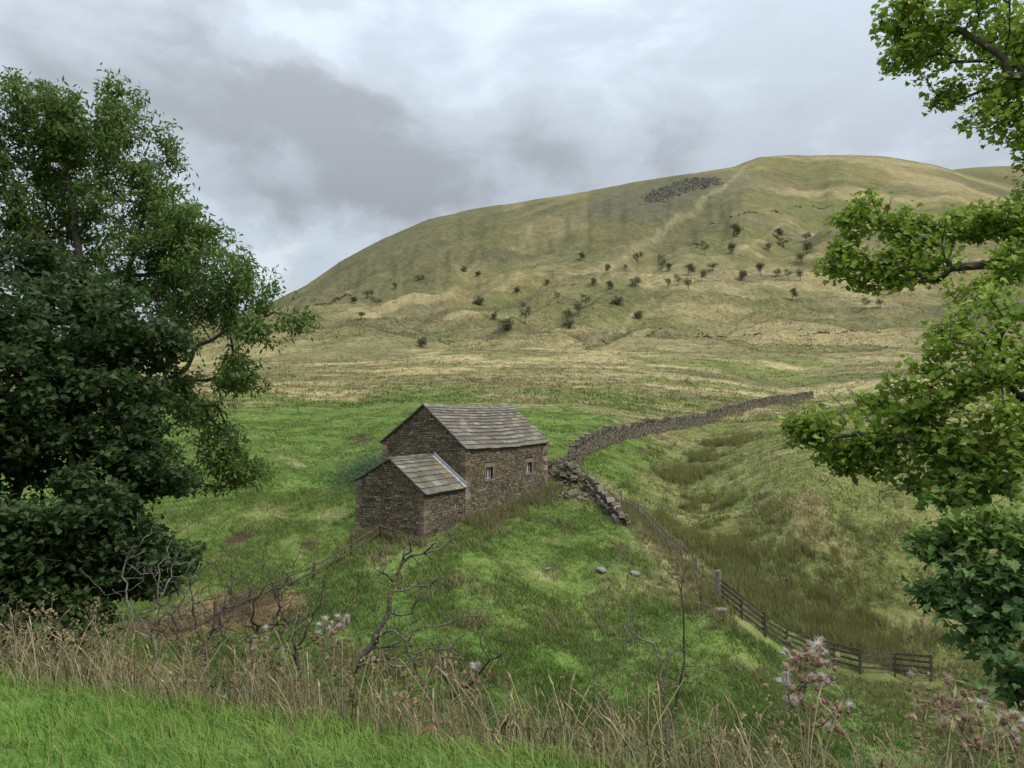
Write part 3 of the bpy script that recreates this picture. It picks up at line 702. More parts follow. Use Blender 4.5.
def rock(px, py, sx, label, tone=(0.235, 0.225, 0.20), flat=0.42, group=None):
    x, y, z = hit(px, py); v, f = ICO; s_ = rng.integers(1000)
    k = 0.75 + 0.5 * fbm(v[:, 0] * 1.3 + 5 + s_, v[:, 1] * 1.3 + v[:, 2] * 1.7, s_, 3)
    vv = np.sign(v) * np.abs(v) ** 0.8 * k[:, None] * np.array([sx, sx * 0.75, sx * flat]) * 0.68
    a = rng.uniform(0, 3); ct, st = math.cos(a), math.sin(a); vv = np.stack([vv[:, 0] * ct - vv[:, 1] * st, vv[:, 0] * st + vv[:, 1] * ct, vv[:, 2]], -1)
    o = mesh_np('rock', vv, [f], M_STONE, col=np.array(tone) * rng.uniform(.85, 1.1)); o.location = (x, y, z + sx * flat * 0.18)
    tag(o, label, 'rock', group)
for a in [(601, 571, .48, 'flat pale rock lying in the grass left of a similar rock on the mound'), (635, 575, .46, 'flat grey rock lying in the grass right of a similar rock on the mound'),
          (547, 571, .26, 'small pink-grey stone in grass below the middle of the barn'), (678, 571, .30, 'pale stone at the foot of the wire fence'),
          (702, 586, .28, 'pale stone in the straw strip just left of the tall gate post'), (714, 600, .26, 'small grey stone touching the foot of the tall gate post'),
          (708, 608, .32, 'squarish grey stone on the slope below the tall gate post'), (721, 614, .42, 'dark bulky stone under the first bay of timber rails'),
          (781, 655, .34, 'grey stone at the foot of the middle of the timber fence'), (781, 683, .5, 'large pale stone on the bank behind the tallest thistle'),
          (785, 581, .30, 'pale stone half sunk in the rushes right of the fence'), (735, 460, .3, 'small stone on the tan bank beyond the rushes')]:
    rock(a[0], a[1], a[2], a[3])

# ------------------------------------------------------------------ fences
def post(g, x, y, h, w_=0.12, lean=(0, 0)):
    z = gz(x, y); b = np.array([x, y, z - 0.35]); t = np.array([x + lean[0], y + lean[1], z + h]); r_ = w_ / 2 * 1.35
    g.tube([b, (b + t) / 2, t], [r_, r_, r_ * .95], 4)
    return t
wf = empty('wire_fence', (*FENCE_LINE[1], gz(*FENCE_LINE[1])))
tag(wf, 'sagging wire fence on thin leaning posts running down beside the rushes', 'fence')
def child(g, name, mat, par):
    o = g.build(name, mat, par); o.location = -np.array(par.location); return o
tops = []
for i, (px, py, h) in enumerate([(582, 482, 1.0), (622, 508, 1.0), (640, 519, 1.05), (653, 533, 0.95), (667, 549, .95), (683, 563, 1.1), (697, 578, 1.0)]):
    x, y, z = hit(px, py); g = Geo(); tops.append(post(g, x, y, h, 0.09, rng.normal(0, .07, 2))); child(g, 'post', M_PALEWOOD, wf)
gx, gy, gz_ = hit(718, 601)
tops.append(np.array([gx, gy, gz_ + 1.0]))
for k in (0.05, 0.4, 0.75):
    g = Geo()
    for a, b in zip(tops[:-1], tops[1:]):
        t = np.linspace(0, 1, 7)[:, None]; q = a + (b - a) * t; q[:, 2] -= k + 0.12 * (t[:, 0] * (1 - t[:, 0]))
        g.tube(q, 0.006, 3, cap=False)
    child(g, 'wire', M_WIRE, wf)
rf = empty('rail_fence', (gx, gy, gz_))
tag(rf, 'dark timber rail fence stepping down to the gully from a pale tall gate post', 'fence')
g = Geo(); post(g, gx, gy, 1.38, 0.22); tag(child(g, 'gate_post', M_PALEWOOD, rf), 'tall pale square gate post')
rp_ = [(gx, gy)] + [hit(*p)[:2] for p in [(742, 620), (765, 638), (787, 652), (809, 662), (834, 668), (860, 674), (895, 678), (931, 682)]]
rt = []
for i, (x, y) in enumerate(rp_):
    if i: g = Geo(); post(g, x, y, 1.12 if i % 2 == 0 else 1.02, 0.12 if i % 2 == 0 else 0.08); child(g, 'post', M_WOOD, rf)
    rt.append((x, y, gz(x, y)))
for i in range(0, len(rt) - 1):
    a, b = np.array(rt[i]), np.array(rt[i + 1])
    d = (b - a); d = d / np.linalg.norm(d); nn = np.cross(d, [0, 0, 1]); nn /= np.linalg.norm(nn); uu = np.cross(nn, d)
    for h in (0.28, 0.52, 0.76, 1.0):
        g = Geo(); ds = rng.normal(0, .012, 2)
        p, q = a + [0, 0, h + ds[0]], b + [0, 0, h + ds[1]]; c = (p + q) / 2 - nn * 0.07
        g.obox(c, [(q - p) * 1.01, nn * 0.035, uu * 0.095]); child(g, 'rail', M_WOOD, rf)
pf = [hit(*p) for p in [(215, 622), (250, 606), (287, 592), (314, 581), (351, 559), (380, 540), (394, 543)]]
lf = empty('rail_fence', pf[0])
tag(lf, 'low dark two-rail fence climbing to the lower front corner of the barn', 'fence')
for i, (x, y, z) in enumerate(pf):
    g = Geo(); post(g, x, y, 0.78, 0.10, rng.normal(0, .03, 2)); child(g, 'post', M_WOOD, lf)
    if i:
        for h in (0.30, 0.62):
            a, b = np.array(pf[i - 1]) + [0, 0, h], np.array([x, y, z + h]); t = np.linspace(0, 1, 5)[:, None]
            g = Geo(); q = a + (b - a) * t; q[1:-1, 2] += rng.normal(0, .02, 3); q[:, 1] -= .06; g.tube(q, 0.045, 5); child(g, 'rail', M_WOOD, lf)

# ------------------------------------------------------------------ trees
class Skel:
    """woody skeleton: nodes with parents; attractors are joined to it one by one, nearest first"""
    def __init__(self): self.P, self.par, self.D = [], [], []
    def line(self, pts, parent=-1, step=0.4, jit=0.03):
        pts = [np.asarray(p, float) for p in pts]
        last = parent
        if parent < 0: self.P.append(pts[0]); self.par.append(-1); self.D.append(0.0); last = len(self.P) - 1
        for p in pts[1:]:
            a = self.P[last]; L = np.linalg.norm(p - a); n_ = max(1, int(round(L / step)))
            for k in range(1, n_ + 1):
                q = a + (p - a) * k / n_ + (rng.normal(0, jit, 3) if k < n_ else 0)
                self.P.append(q); self.par.append(last); self.D.append(self.D[last] + np.linalg.norm(q - self.P[last])); last = len(self.P) - 1
        return last
    def nearest(self, p): return int(np.argmin(np.linalg.norm(np.array(self.P) - p, axis=1)))
    def grow(self, A, bias=0.22, step=0.35, jit=0.06, lift=0.12):
        A = np.array(A); P0 = np.array(self.P)
        o = np.argsort(np.min(np.linalg.norm(A[:, None] - P0[None], axis=2), 1))
        ends = []
        buf = np.zeros((len(P0) + len(A) * 14, 3)); bd = np.zeros(len(buf)); n_ = len(P0); buf[:n_] = P0; bd[:n_] = self.D
        for k in o:
            p = A[k]; dd = np.linalg.norm(buf[:n_] - p, axis=1); i = int(np.argmin(dd + bias * bd[:n_])); L = dd[i]
            m = int(min(12, max(1, round(L / step)))); last = i; a = buf[i].copy()
            for s in range(1, m + 1):
                t = s / m; q = a + (p - a) * t
                if s < m: q = q + rng.normal(0, jit, 3) * min(1, L); q[2] += lift * L * t * (1 - t)
                self.P.append(q); self.par.append(last); bd[n_] = bd[last] + np.linalg.norm(q - buf[last]); self.D.append(bd[n_]); buf[n_] = q; last = n_; n_ += 1
            ends.append(last)
        return ends
    def radii(self, tip, power=2.3, rmax=None):
        n_ = len(self.P); acc = np.zeros(n_); r = np.zeros(n_)
        for i in range(n_ - 1, -1, -1):
            r[i] = max(acc[i], tip ** power) ** (1 / power)
            if self.par[i] >= 0: acc[self.par[i]] += r[i] ** power
        if rmax: r = np.minimum(r, rmax)
        return r
    def mesh(self, g, tip=0.006, power=2.3, rmax=None, rmin_sides=0.02, tone=lambda p, r: (0.1, 0.085, 0.065), scale=1.0, boost=None):
        r = self.radii(tip, power, rmax) * scale
        if boost is not None: r[:len(boost)] = np.maximum(r[:len(boost)], boost)
        kids = {}
        for i, p in enumerate(self.par):
            if p >= 0: kids.setdefault(p, []).append(i)
        main = {p: max(k, key=lambda c: r[c]) for p, k in kids.items()}
        heads = [i for i, p in enumerate(self.par) if p < 0] + [c for p, k in kids.items() for c in k if c != main[p]]
        for h in heads:
            ch = [h]
            while ch[-1] in main: ch.append(main[ch[-1]])
            pts = [self.P[c] for c in ch]; rr = [r[c] for c in ch]
            if self.par[h] >= 0: pts.insert(0, self.P[self.par[h]]); rr.insert(0, min(r[self.par[h]], r[h] * 1.15))
            if len(pts) < 2: continue
            pts = np.array(pts); rr = np.array(rr)
            tn = np.array([tone(p, q) for p, q in zip(pts, rr)])
            g.tube(pts, rr, 8 if rr[0] > 0.08 else 5 if rr[0] > rmin_sides else 3, tn)
        return r

def orient(n_, up=0.6, spread=1.0):
    """random leaf frames: direction, side, normal; up: how strongly the face looks at the sky"""
    nn = rng.normal(0, spread, (n_, 3)) + np.array([0, 0, up * 2]); nn /= np.linalg.norm(nn, axis=1)[:, None]
    d = rng.normal(0, 1, (n_, 3)); d -= nn * (d * nn).sum(1)[:, None]; d /= np.linalg.norm(d, axis=1)[:, None]
    return d, np.cross(nn, d), nn
def leaf_kites(P, L, W, tone, up=0.6, droop=0.0, fold=0.12):
    n_ = len(P); d, s, nn = orient(n_, up); d = d + np.array([0, 0, -droop]); d /= np.linalg.norm(d, axis=1)[:, None]
    L = np.broadcast_to(L, (n_,))[:, None]; W = np.broadcast_to(W, (n_,))[:, None]
    V = np.stack([P, P + d * L * .45 + s * W * .5 + nn * W * fold, P + d * L, P + d * L * .45 - s * W * .5 + nn * W * fold], 1)
    return V.reshape(-1, 3), np.arange(n_ * 4).reshape(-1, 4), np.repeat(tone, 4, 0)
PALM = np.array([(0, 0), (.16, -.10), (.40, -.02), (.36, .10), (.55, .34), (.34, .40), (.30, .62), (.14, .66), (0, 1.0)])
def leaf_palms(P, S, tone, up=0.7, droop=0.35):
    n_ = len(P); d, s, nn = orient(n_, up, 0.8); d = d + np.array([0, 0, -droop]); d /= np.linalg.norm(d, axis=1)[:, None]
    s = np.cross(nn, d); s /= np.linalg.norm(s, axis=1)[:, None]; nn = np.cross(d, s)
    m = len(PALM); R_ = PALM; Lf = PALM[1:-1][::-1] * [-1, 1]
    T = np.vstack([R_, Lf]); k = len(T); cup = 0.22 * np.abs(T[:, 0]) - 0.18 * (T[:, 1] - .3) ** 2
    S = np.broadcast_to(S, (n_,))[:, None, None]
    V = P[:, None] + S * (T[None, :, 0, None] * s[:, None] + T[None, :, 1, None] * d[:, None] + cup[None, :, None] * nn[:, None])
    base = np.arange(n_)[:, None] * k
    fr = base + np.arange(m)[None]; fl = base + np.concatenate([[0], [m - 1], np.arange(m, k)])[None]
    return V.reshape(-1, 3), [fr, fl], np.repeat(tone, k, 0)
def blob_points(blobs, n_, shell=0.5):
    """points spread through ellipsoids (centre, radii), denser towards their outsides"""
    vol = np.array([b[1][0] * b[1][1] * b[1][2] for b in blobs]) ** 0.75; cnt = rng.multinomial(n_, vol / vol.sum()); out = []
    for (c, rad), k in zip(blobs, cnt):
        d = rng.normal(0, 1, (k, 3)); d /= np.linalg.norm(d, axis=1)[:, None] + 1e-9
        out.append(np.asarray(c) + d * np.asarray(rad) * (rng.uniform(0.12, 1, (k, 1)) ** shell))
    return np.vstack(out)
def ball(n_):
    v = rng.normal(0, 1, (n_, 3)); return v / np.linalg.norm(v, axis=1)[:, None] * rng.uniform(0, 1, (n_, 1)) ** .45
BARK_T = lambda p, r: np.array([0.075, 0.066, 0.052]) * (0.8 + 0.4 * vnoise(np.array([p[0] * 3]), np.array([p[2] * 3]), 2)[0])
def B(px, py, Y, rx, ry, ryy=None):
    k = Y / F_PX; return (at(px, py, Y), (rx * k, (ryy or (rx + ry) / 2 * 1.25) * k, ry * k))
def big_tree(name, label, trunk, blobs, n_att, leaves_per, leaf_fn, tone_fn, cl_r, limbs=(), tip=0.007, rmax=0.35, mat=M_LEAF, origin=None, group=None, flat=0.6, power=2.3, shell=0.5, gap=0.8, thin=.38, spray=2):
    root = empty(name, origin); sk = Skel(); sk.line(trunk, step=0.5, jit=0.05)
    for lb in limbs: sk.line([sk.P[sk.nearest(lb[0])]] + list(lb), parent=sk.nearest(lb[0]), step=0.25, jit=0.03)
    A = blob_points(blobs, int(n_att / (1 - thin)), shell)
    q = fbm(A[:, 0] / gap + A[:, 1] * .37 / gap, A[:, 2] / gap + A[:, 1] * .61 / gap, 91, 2); A = A[q > np.quantile(q, thin)]
    keep = A[:, 2] > H(A[:, 0], A[:, 1]) + 0.25
    A = A[keep]
    ends = sk.grow(A)
    g = Geo(); sk.mesh(g, tip, power, rmax, tone=BARK_T); t = g.build('trunk', M_BARK, root, smooth=True); t.location = -np.array(origin)
    E = np.array([sk.P[e] for e in ends]); ct = rng.uniform(0, 1, len(E))
    def back(e, n_):
        for _ in range(n_): e = sk.par[e] if sk.par[e] >= 0 else e
        return sk.P[e]
    E2 = np.array([back(e, spray) for e in ends]); tt = rng.uniform(0, 1, (len(E) * leaves_per, 1)) ** 1.4
    P = np.repeat(E, leaves_per, 0) * (1 - tt) + np.repeat(E2, leaves_per, 0) * tt + ball(len(E) * leaves_per) * np.array([cl_r, cl_r, cl_r * flat]) * 1.9
    V, F, T = leaf_fn(P, tone_fn(P, np.repeat(ct, leaves_per)))
    c = mesh_np('crown', V, F if isinstance(F, list) else [F], mat, root, T); c.location = -np.array(origin)
    return tag(root, label, 'tree', group)

# ash on the left, behind
def t_ash(P, ct):
    a, b = np.array([0.070, 0.128, 0.027]), np.array([0.165, 0.240, 0.052])
    k = np.clip(0.5 * ct + 0.5 * rng.uniform(0, 1, len(P)), 0, 1)[:, None]; return a + (b - a) * k
ash_base = at(58, 640, 19.5); ash_base[2] = gz(ash_base[0], ash_base[1])
YA_ = 19.0
ash_blobs = [B(40, 122, YA_, 55, 35), B(95, 130, YA_, 50, 40), B(140, 145, YA_, 42, 42), B(160, 185, YA_, 30, 34), B(110, 100, YA_, 40, 26), B(15, 100, YA_, 50, 30), B(60, 170, YA_ + 1, 60, 50), B(130, 200, YA_, 50, 45), B(172, 235, YA_ - .5, 40, 30),
             B(215, 262, YA_ - 1, 45, 42), B(195, 228, YA_ - 1, 36, 24), B(180, 205, YA_ - .5, 20, 30), B(255, 282, YA_ - 1.5, 24, 22), B(150, 270, YA_, 50, 40), B(245, 295, YA_ - 1.5, 30, 30), B(278, 312, YA_ - 2, 26, 16), B(290, 318, YA_ - 2, 24, 14), B(298, 325, YA_ - 2, 18, 14), B(280, 300, YA_ - 2, 22, 14), B(262, 318, YA_ - 2, 26, 18), B(262, 335, YA_ - 2, 26, 18), B(215, 478, YA_ - 1, 40, 16), B(245, 470, YA_ - 1, 30, 22), B(205, 320, YA_ - 1, 45, 35), B(235, 372, YA_ - 1.5, 40, 30), B(180, 300, YA_, 45, 40),
             B(60, 250, YA_ + 1, 60, 45), B(5, 190, YA_, 60, 70), B(-60, 140, YA_, 60, 60), B(-80, 260, YA_, 70, 80), B(160, 415, YA_ - .5, 50, 40), B(215, 440, YA_ - 1, 30, 40), B(190, 400, YA_, 40, 40), B(165, 470, YA_ - .5, 40, 26)]
big_tree('ash_tree', 'tall airy green ash tree at left rising above the darker tree', [ash_base, at(75, 470, 19.3), at(92, 380, 19), at(84, 300, 19), at(75, 230, 19), at(70, 160, 19)],
         ash_blobs, 3700, 18, lambda P, t: leaf_kites(P, rng.uniform(.11, .20, len(P)), rng.uniform(.045, .075, len(P)), t, up=0.35, droop=0.5), t_ash, 0.14,
         limbs=[[at(88, 400, 19), at(130, 395, 18.6), at(178, 382, 18.2), at(225, 377, 17.8), at(231, 363, 17.7), at(231, 337, 17.6), at(247, 324, 17.5), at(275, 312, 17.2), at(300, 320, 17.1)],
                [at(150, 390, 18.4), at(187, 368, 18.0), at(194, 347, 17.9), at(219, 335, 17.7), at(243, 318, 17.6)],
                [at(84, 300, 19), at(66, 262, 18.8), at(40, 235, 18.6), at(5, 215, 18.6)], [at(75, 235, 19), at(100, 200, 19.2), at(105, 165, 19.3), at(95, 130, 19)], [at(90, 330, 19), at(125, 285, 18.7), at(135, 245, 18.7), at(150, 200, 18.7)]],
         origin=tuple(ash_base), flat=0.7, gap=.6, thin=.3)
# dark broadleaf nearer on the left
def t_dark(P, ct):
    a, b = np.array([0.030, 0.062, 0.018]), np.array([0.075, 0.120, 0.034])
    k = np.clip(0.6 * ct + 0.4 * rng.uniform(0, 1, len(P)), 0, 1)[:, None]; return a + (b - a) * k
YD = 15.0
dk_base = at(-20, 640, YD + 1); dk_base[2] = gz(dk_base[0], dk_base[1])
dk_blobs = [B(30, 290, YD + 1, 70, 50), B(95, 320, YD, 70, 50), B(150, 350, YD, 45, 40), B(20, 390, YD - 1, 75, 60), B(100, 400, YD - .5, 70, 50), B(50, 470, YD - 1, 75, 50), B(120, 475, YD - .5, 60, 50), B(165, 505, YD - .5, 42, 50),
            B(30, 540, YD - 2, 70, 50), B(105, 540, YD - 1, 65, 45), B(30, 600, YD - 2, 70, 40), B(85, 590, YD - 1.5, 50, 35), B(-60, 320, YD, 80, 80), B(-80, 450, YD - 1, 80, 90), B(-70, 570, YD - 2, 80, 60), B(-160, 400, YD, 80, 100),
            B(70, 500, YD - 2, 60, 34), B(15, 500, YD - 2, 60, 34), B(115, 498, YD - 1.5, 50, 30), B(-60, 510, YD - 2, 60, 50), B(60, 508, YD - 1, 70, 36), B(125, 520, YD - .5, 60, 36), B(185, 520, YD - .5, 30, 34), B(170, 560, YD - 1, 36, 30), B(120, 580, YD - 1, 50, 30), B(20, 640, YD - 3, 60, 26), B(80, 628, YD - 2, 40, 22), B(-50, 640, YD - 3, 60, 30)]
big_tree('sycamore_tree', 'dense dark green broadleaf tree filling the left edge', [dk_base, at(0, 540, YD + .5), at(30, 450, YD), at(50, 380, YD), at(40, 310, YD + .5)], dk_blobs, 3700, 24,
         lambda P, t: leaf_kites(P, rng.uniform(.10, .17, len(P)), rng.uniform(.08, .13, len(P)), t, up=0.7, droop=0.2), t_dark, 0.16, origin=tuple(dk_base), flat=0.6, gap=0.7, thin=.35)
# sycamore at the right, its trunk outside the picture
def t_syc(P, ct):
    a, b = np.array([0.140, 0.240, 0.030]), np.array([0.350, 0.450, 0.066])
    k = np.clip(0.65 * ct + 0.35 * rng.uniform(0, 1, len(P)), 0, 1)[:, None]; c = a + (b - a) * k
    low = sstep(-(P[:, 2] + 0.1), 0, 1.8)[:, None]                      # lower boughs carry darker, bluer leaves
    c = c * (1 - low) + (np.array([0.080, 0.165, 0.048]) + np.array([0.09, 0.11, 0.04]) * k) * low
    br = (rng.uniform(0, 1, len(P)) < 0.012)[:, None]; return np.where(br, np.array([0.22, 0.12, 0.04]), c)
sy_base = at(1135, 700, 9.5); sy_base[2] = gz(sy_base[0], sy_base[1])
S = lambda px, py, Y: at(px, py, Y - (0.3 if px < 1050 else 0))
syc_blobs = [B(900, 18, 10.5, 26, 22), B(905, 60, 10.5, 26, 22), B(960, 25, 10.5, 55, 45), B(945, 75, 10.5, 34, 24), B(1015, 50, 10.5, 45, 50), B(955, 85, 10.5, 25, 14), B(1000, 120, 10.3, 38, 22), B(1020, 145, 10, 18, 16), B(1080, 30, 10.5, 60, 70), B(1090, 130, 10, 50, 50),
             B(872, 215, 10.2, 36, 24), B(850, 258, 10.2, 28, 28), B(905, 262, 10, 40, 24), B(905, 225, 10.4, 30, 14), B(965, 225, 10, 40, 20), B(1010, 222, 9.8, 30, 20), B(1015, 262, 9.2, 26, 26), B(975, 292, 9, 26, 16), B(880, 280, 10, 26, 12), B(1060, 220, 9.5, 50, 40),
             B(805, 428, 9.2, 28, 20), B(845, 405, 9, 42, 26), B(905, 400, 9, 48, 30), B(960, 345, 8.6, 44, 28), B(930, 365, 8.7, 36, 26), B(985, 385, 8.4, 44, 32), B(1000, 305, 8.2, 36, 26), B(940, 318, 8.8, 28, 16), B(1010, 350, 8, 40, 36), B(855, 455, 9, 40, 20), B(910, 445, 8.8, 46, 26), B(960, 420, 8.4, 50, 40), B(1015, 430, 8, 44, 50), B(900, 480, 8.6, 36, 14), B(965, 470, 8.2, 44, 22), B(1080, 380, 8, 60, 90), B(1000, 400, 8.1, 40, 36), B(985, 470, 8.1, 46, 26), B(1015, 470, 7.9, 36, 34), B(1018, 370, 8, 30, 40), B(945, 400, 8.5, 40, 30),
             B(990, 525, 7.3, 40, 20), B(935, 545, 7.4, 26, 16), B(965, 560, 7.2, 30, 20), B(925, 590, 7.4, 20, 12), B(955, 605, 7.2, 30, 16), B(1000, 575, 7.1, 36, 24), B(1015, 620, 6.9, 34, 22), B(975, 640, 7, 26, 16), B(1010, 665, 6.7, 30, 18), B(985, 690, 6.8, 20, 14), B(1020, 540, 7.1, 34, 30), B(940, 520, 7.5, 18, 10), B(1075, 580, 7, 60, 80), B(1060, 680, 6.8, 60, 50),
             B(960, 450, 8.3, 40, 18), B(1005, 445, 8.1, 36, 26), B(1010, 410, 8.1, 36, 26), B(940, 495, 8.2, 40, 14), B(1000, 495, 7.9, 40, 18), B(930, 100, 10.4, 26, 10), B(1018, 100, 10.3, 24, 24), B(1015, 160, 10, 14, 12),
             B(1150, 150, 10, 110, 120), B(1170, 350, 9.5, 100, 110), B(1180, 520, 9, 100, 90)]
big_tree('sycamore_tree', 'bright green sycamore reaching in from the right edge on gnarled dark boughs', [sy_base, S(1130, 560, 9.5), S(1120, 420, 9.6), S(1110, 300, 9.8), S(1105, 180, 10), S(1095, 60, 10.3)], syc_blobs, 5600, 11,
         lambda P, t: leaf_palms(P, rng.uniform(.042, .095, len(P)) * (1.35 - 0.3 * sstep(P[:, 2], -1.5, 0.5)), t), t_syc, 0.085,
         limbs=[[S(1110, 300, 9.8), S(1060, 275, 9.8), S(1002, 262, 9.9), S(972, 266, 9.9), S(951, 268, 10), S(938, 281, 10), S(915, 281, 10), S(896, 292, 10)], [S(938, 281, 10), S(918, 274, 10), S(895, 262, 10.1), S(872, 266, 10.1)], [S(951, 268, 10), S(942, 248, 10.1), S(912, 237, 10.2), S(885, 222, 10.2)],
                [S(1105, 180, 10), S(1060, 95, 10.2), S(1024, 76, 10.4), S(1008, 76, 10.4), S(985, 89, 10.4), S(965, 98, 10.5), S(945, 90, 10.5)], [S(1008, 76, 10.4), S(1004, 58, 10.4), S(985, 45, 10.5), S(965, 33, 10.5), S(930, 24, 10.5)],
                [S(1120, 420, 9.6), S(1060, 430, 9.2), S(985, 440, 8.9), S(935, 440, 8.9), S(900, 440, 8.9), S(860, 434, 9), S(825, 436, 9.1), S(800, 434, 9.2)], [S(985, 440, 8.9), S(955, 470, 8.6), S(929, 487, 8.6), S(900, 488, 8.6), S(880, 492, 8.7)], [S(1060, 430, 9.2), S(1010, 385, 8.6), S(985, 350, 8.4), S(950, 340, 8.6)],
                [S(1130, 560, 9.5), S(1070, 570, 8), S(1010, 580, 7.2), S(960, 580, 7.2)]],
         tip=0.0052, rmax=0.3, origin=tuple(sy_base), flat=0.8, power=2.05, gap=0.33, thin=.48)
# ------------------------------------------------------------------ small trees on the hill
def t_haw(n_, k): return (np.array([0.110, 0.125, 0.066]) + np.array([0.070, 0.075, 0.036]) * rng.uniform(0, 1, (n_, 1))) * k
def proto_tree(kind):
    """unit hawthorn, one unit tall; kinds differ in crown layout"""
    root = bpy.data.objects.new('hawthorn_tree', None); root.empty_display_size = 0.2
    lean = rng.uniform(-.12, .16)
    if kind == 'bush': bl = [((rng.uniform(-.35, .35), rng.uniform(-.3, .3), rng.uniform(.3, .5)), (.34, .32, .36)) for _ in range(5)]
    elif kind == 'round': bl = [((lean + rng.uniform(-.15, .15), rng.uniform(-.15, .15), rng.uniform(.35, .80)), tuple(rng.uniform(.16, .32, 2)) + (rng.uniform(.12, .24),)) for _ in range(7)]
    elif kind == 'wide': bl = [((lean + rng.uniform(-.4, .4), rng.uniform(-.3, .3), rng.uniform(.45, .85)), (rng.uniform(.14, .28), .24, rng.uniform(.10, .18))) for _ in range(8)]
    else: bl = [((lean + rng.uniform(-.25, .25), rng.uniform(-.2, .2), rng.uniform(.45, .85)), (.18, .18, .14)) for _ in range(6)]
    sk = Skel(); sk.line([(0, 0, -.12), (lean * .3, 0, .2), (lean * .6, .02, .42)], step=.1, jit=.012)
    A = blob_points(bl, 60 if kind != 'thin' else 45); A = A[A[:, 2] > .08]
    ends = sk.grow(A, step=.09, jit=.015, lift=.1)
    g = Geo(); sk.mesh(g, .006, 2.2, .05, tone=BARK_T); t = g.build('trunk', M_BARK, root)
    E = np.array([sk.P[e] for e in ends]); m = {'bush': 14, 'round': 10, 'wide': 8, 'thin': 6}[kind]
    P = np.repeat(E, m, 0) + rng.normal(0, .065, (len(E) * m, 3)); P[:, 2] = np.maximum(P[:, 2], .02)
    V, F, T = leaf_kites(P, rng.uniform(.06, .12, len(P)), rng.uniform(.05, .09, len(P)), t_haw(len(P), 1.0), up=.6)
    c = mesh_np('crown', V, [F], M_LEAF, root, T)
    return root, t, c
PROTO = {k: [proto_tree(k) for _ in range(3)] for k in ('bush', 'round', 'wide', 'thin')}
used_proto = set()
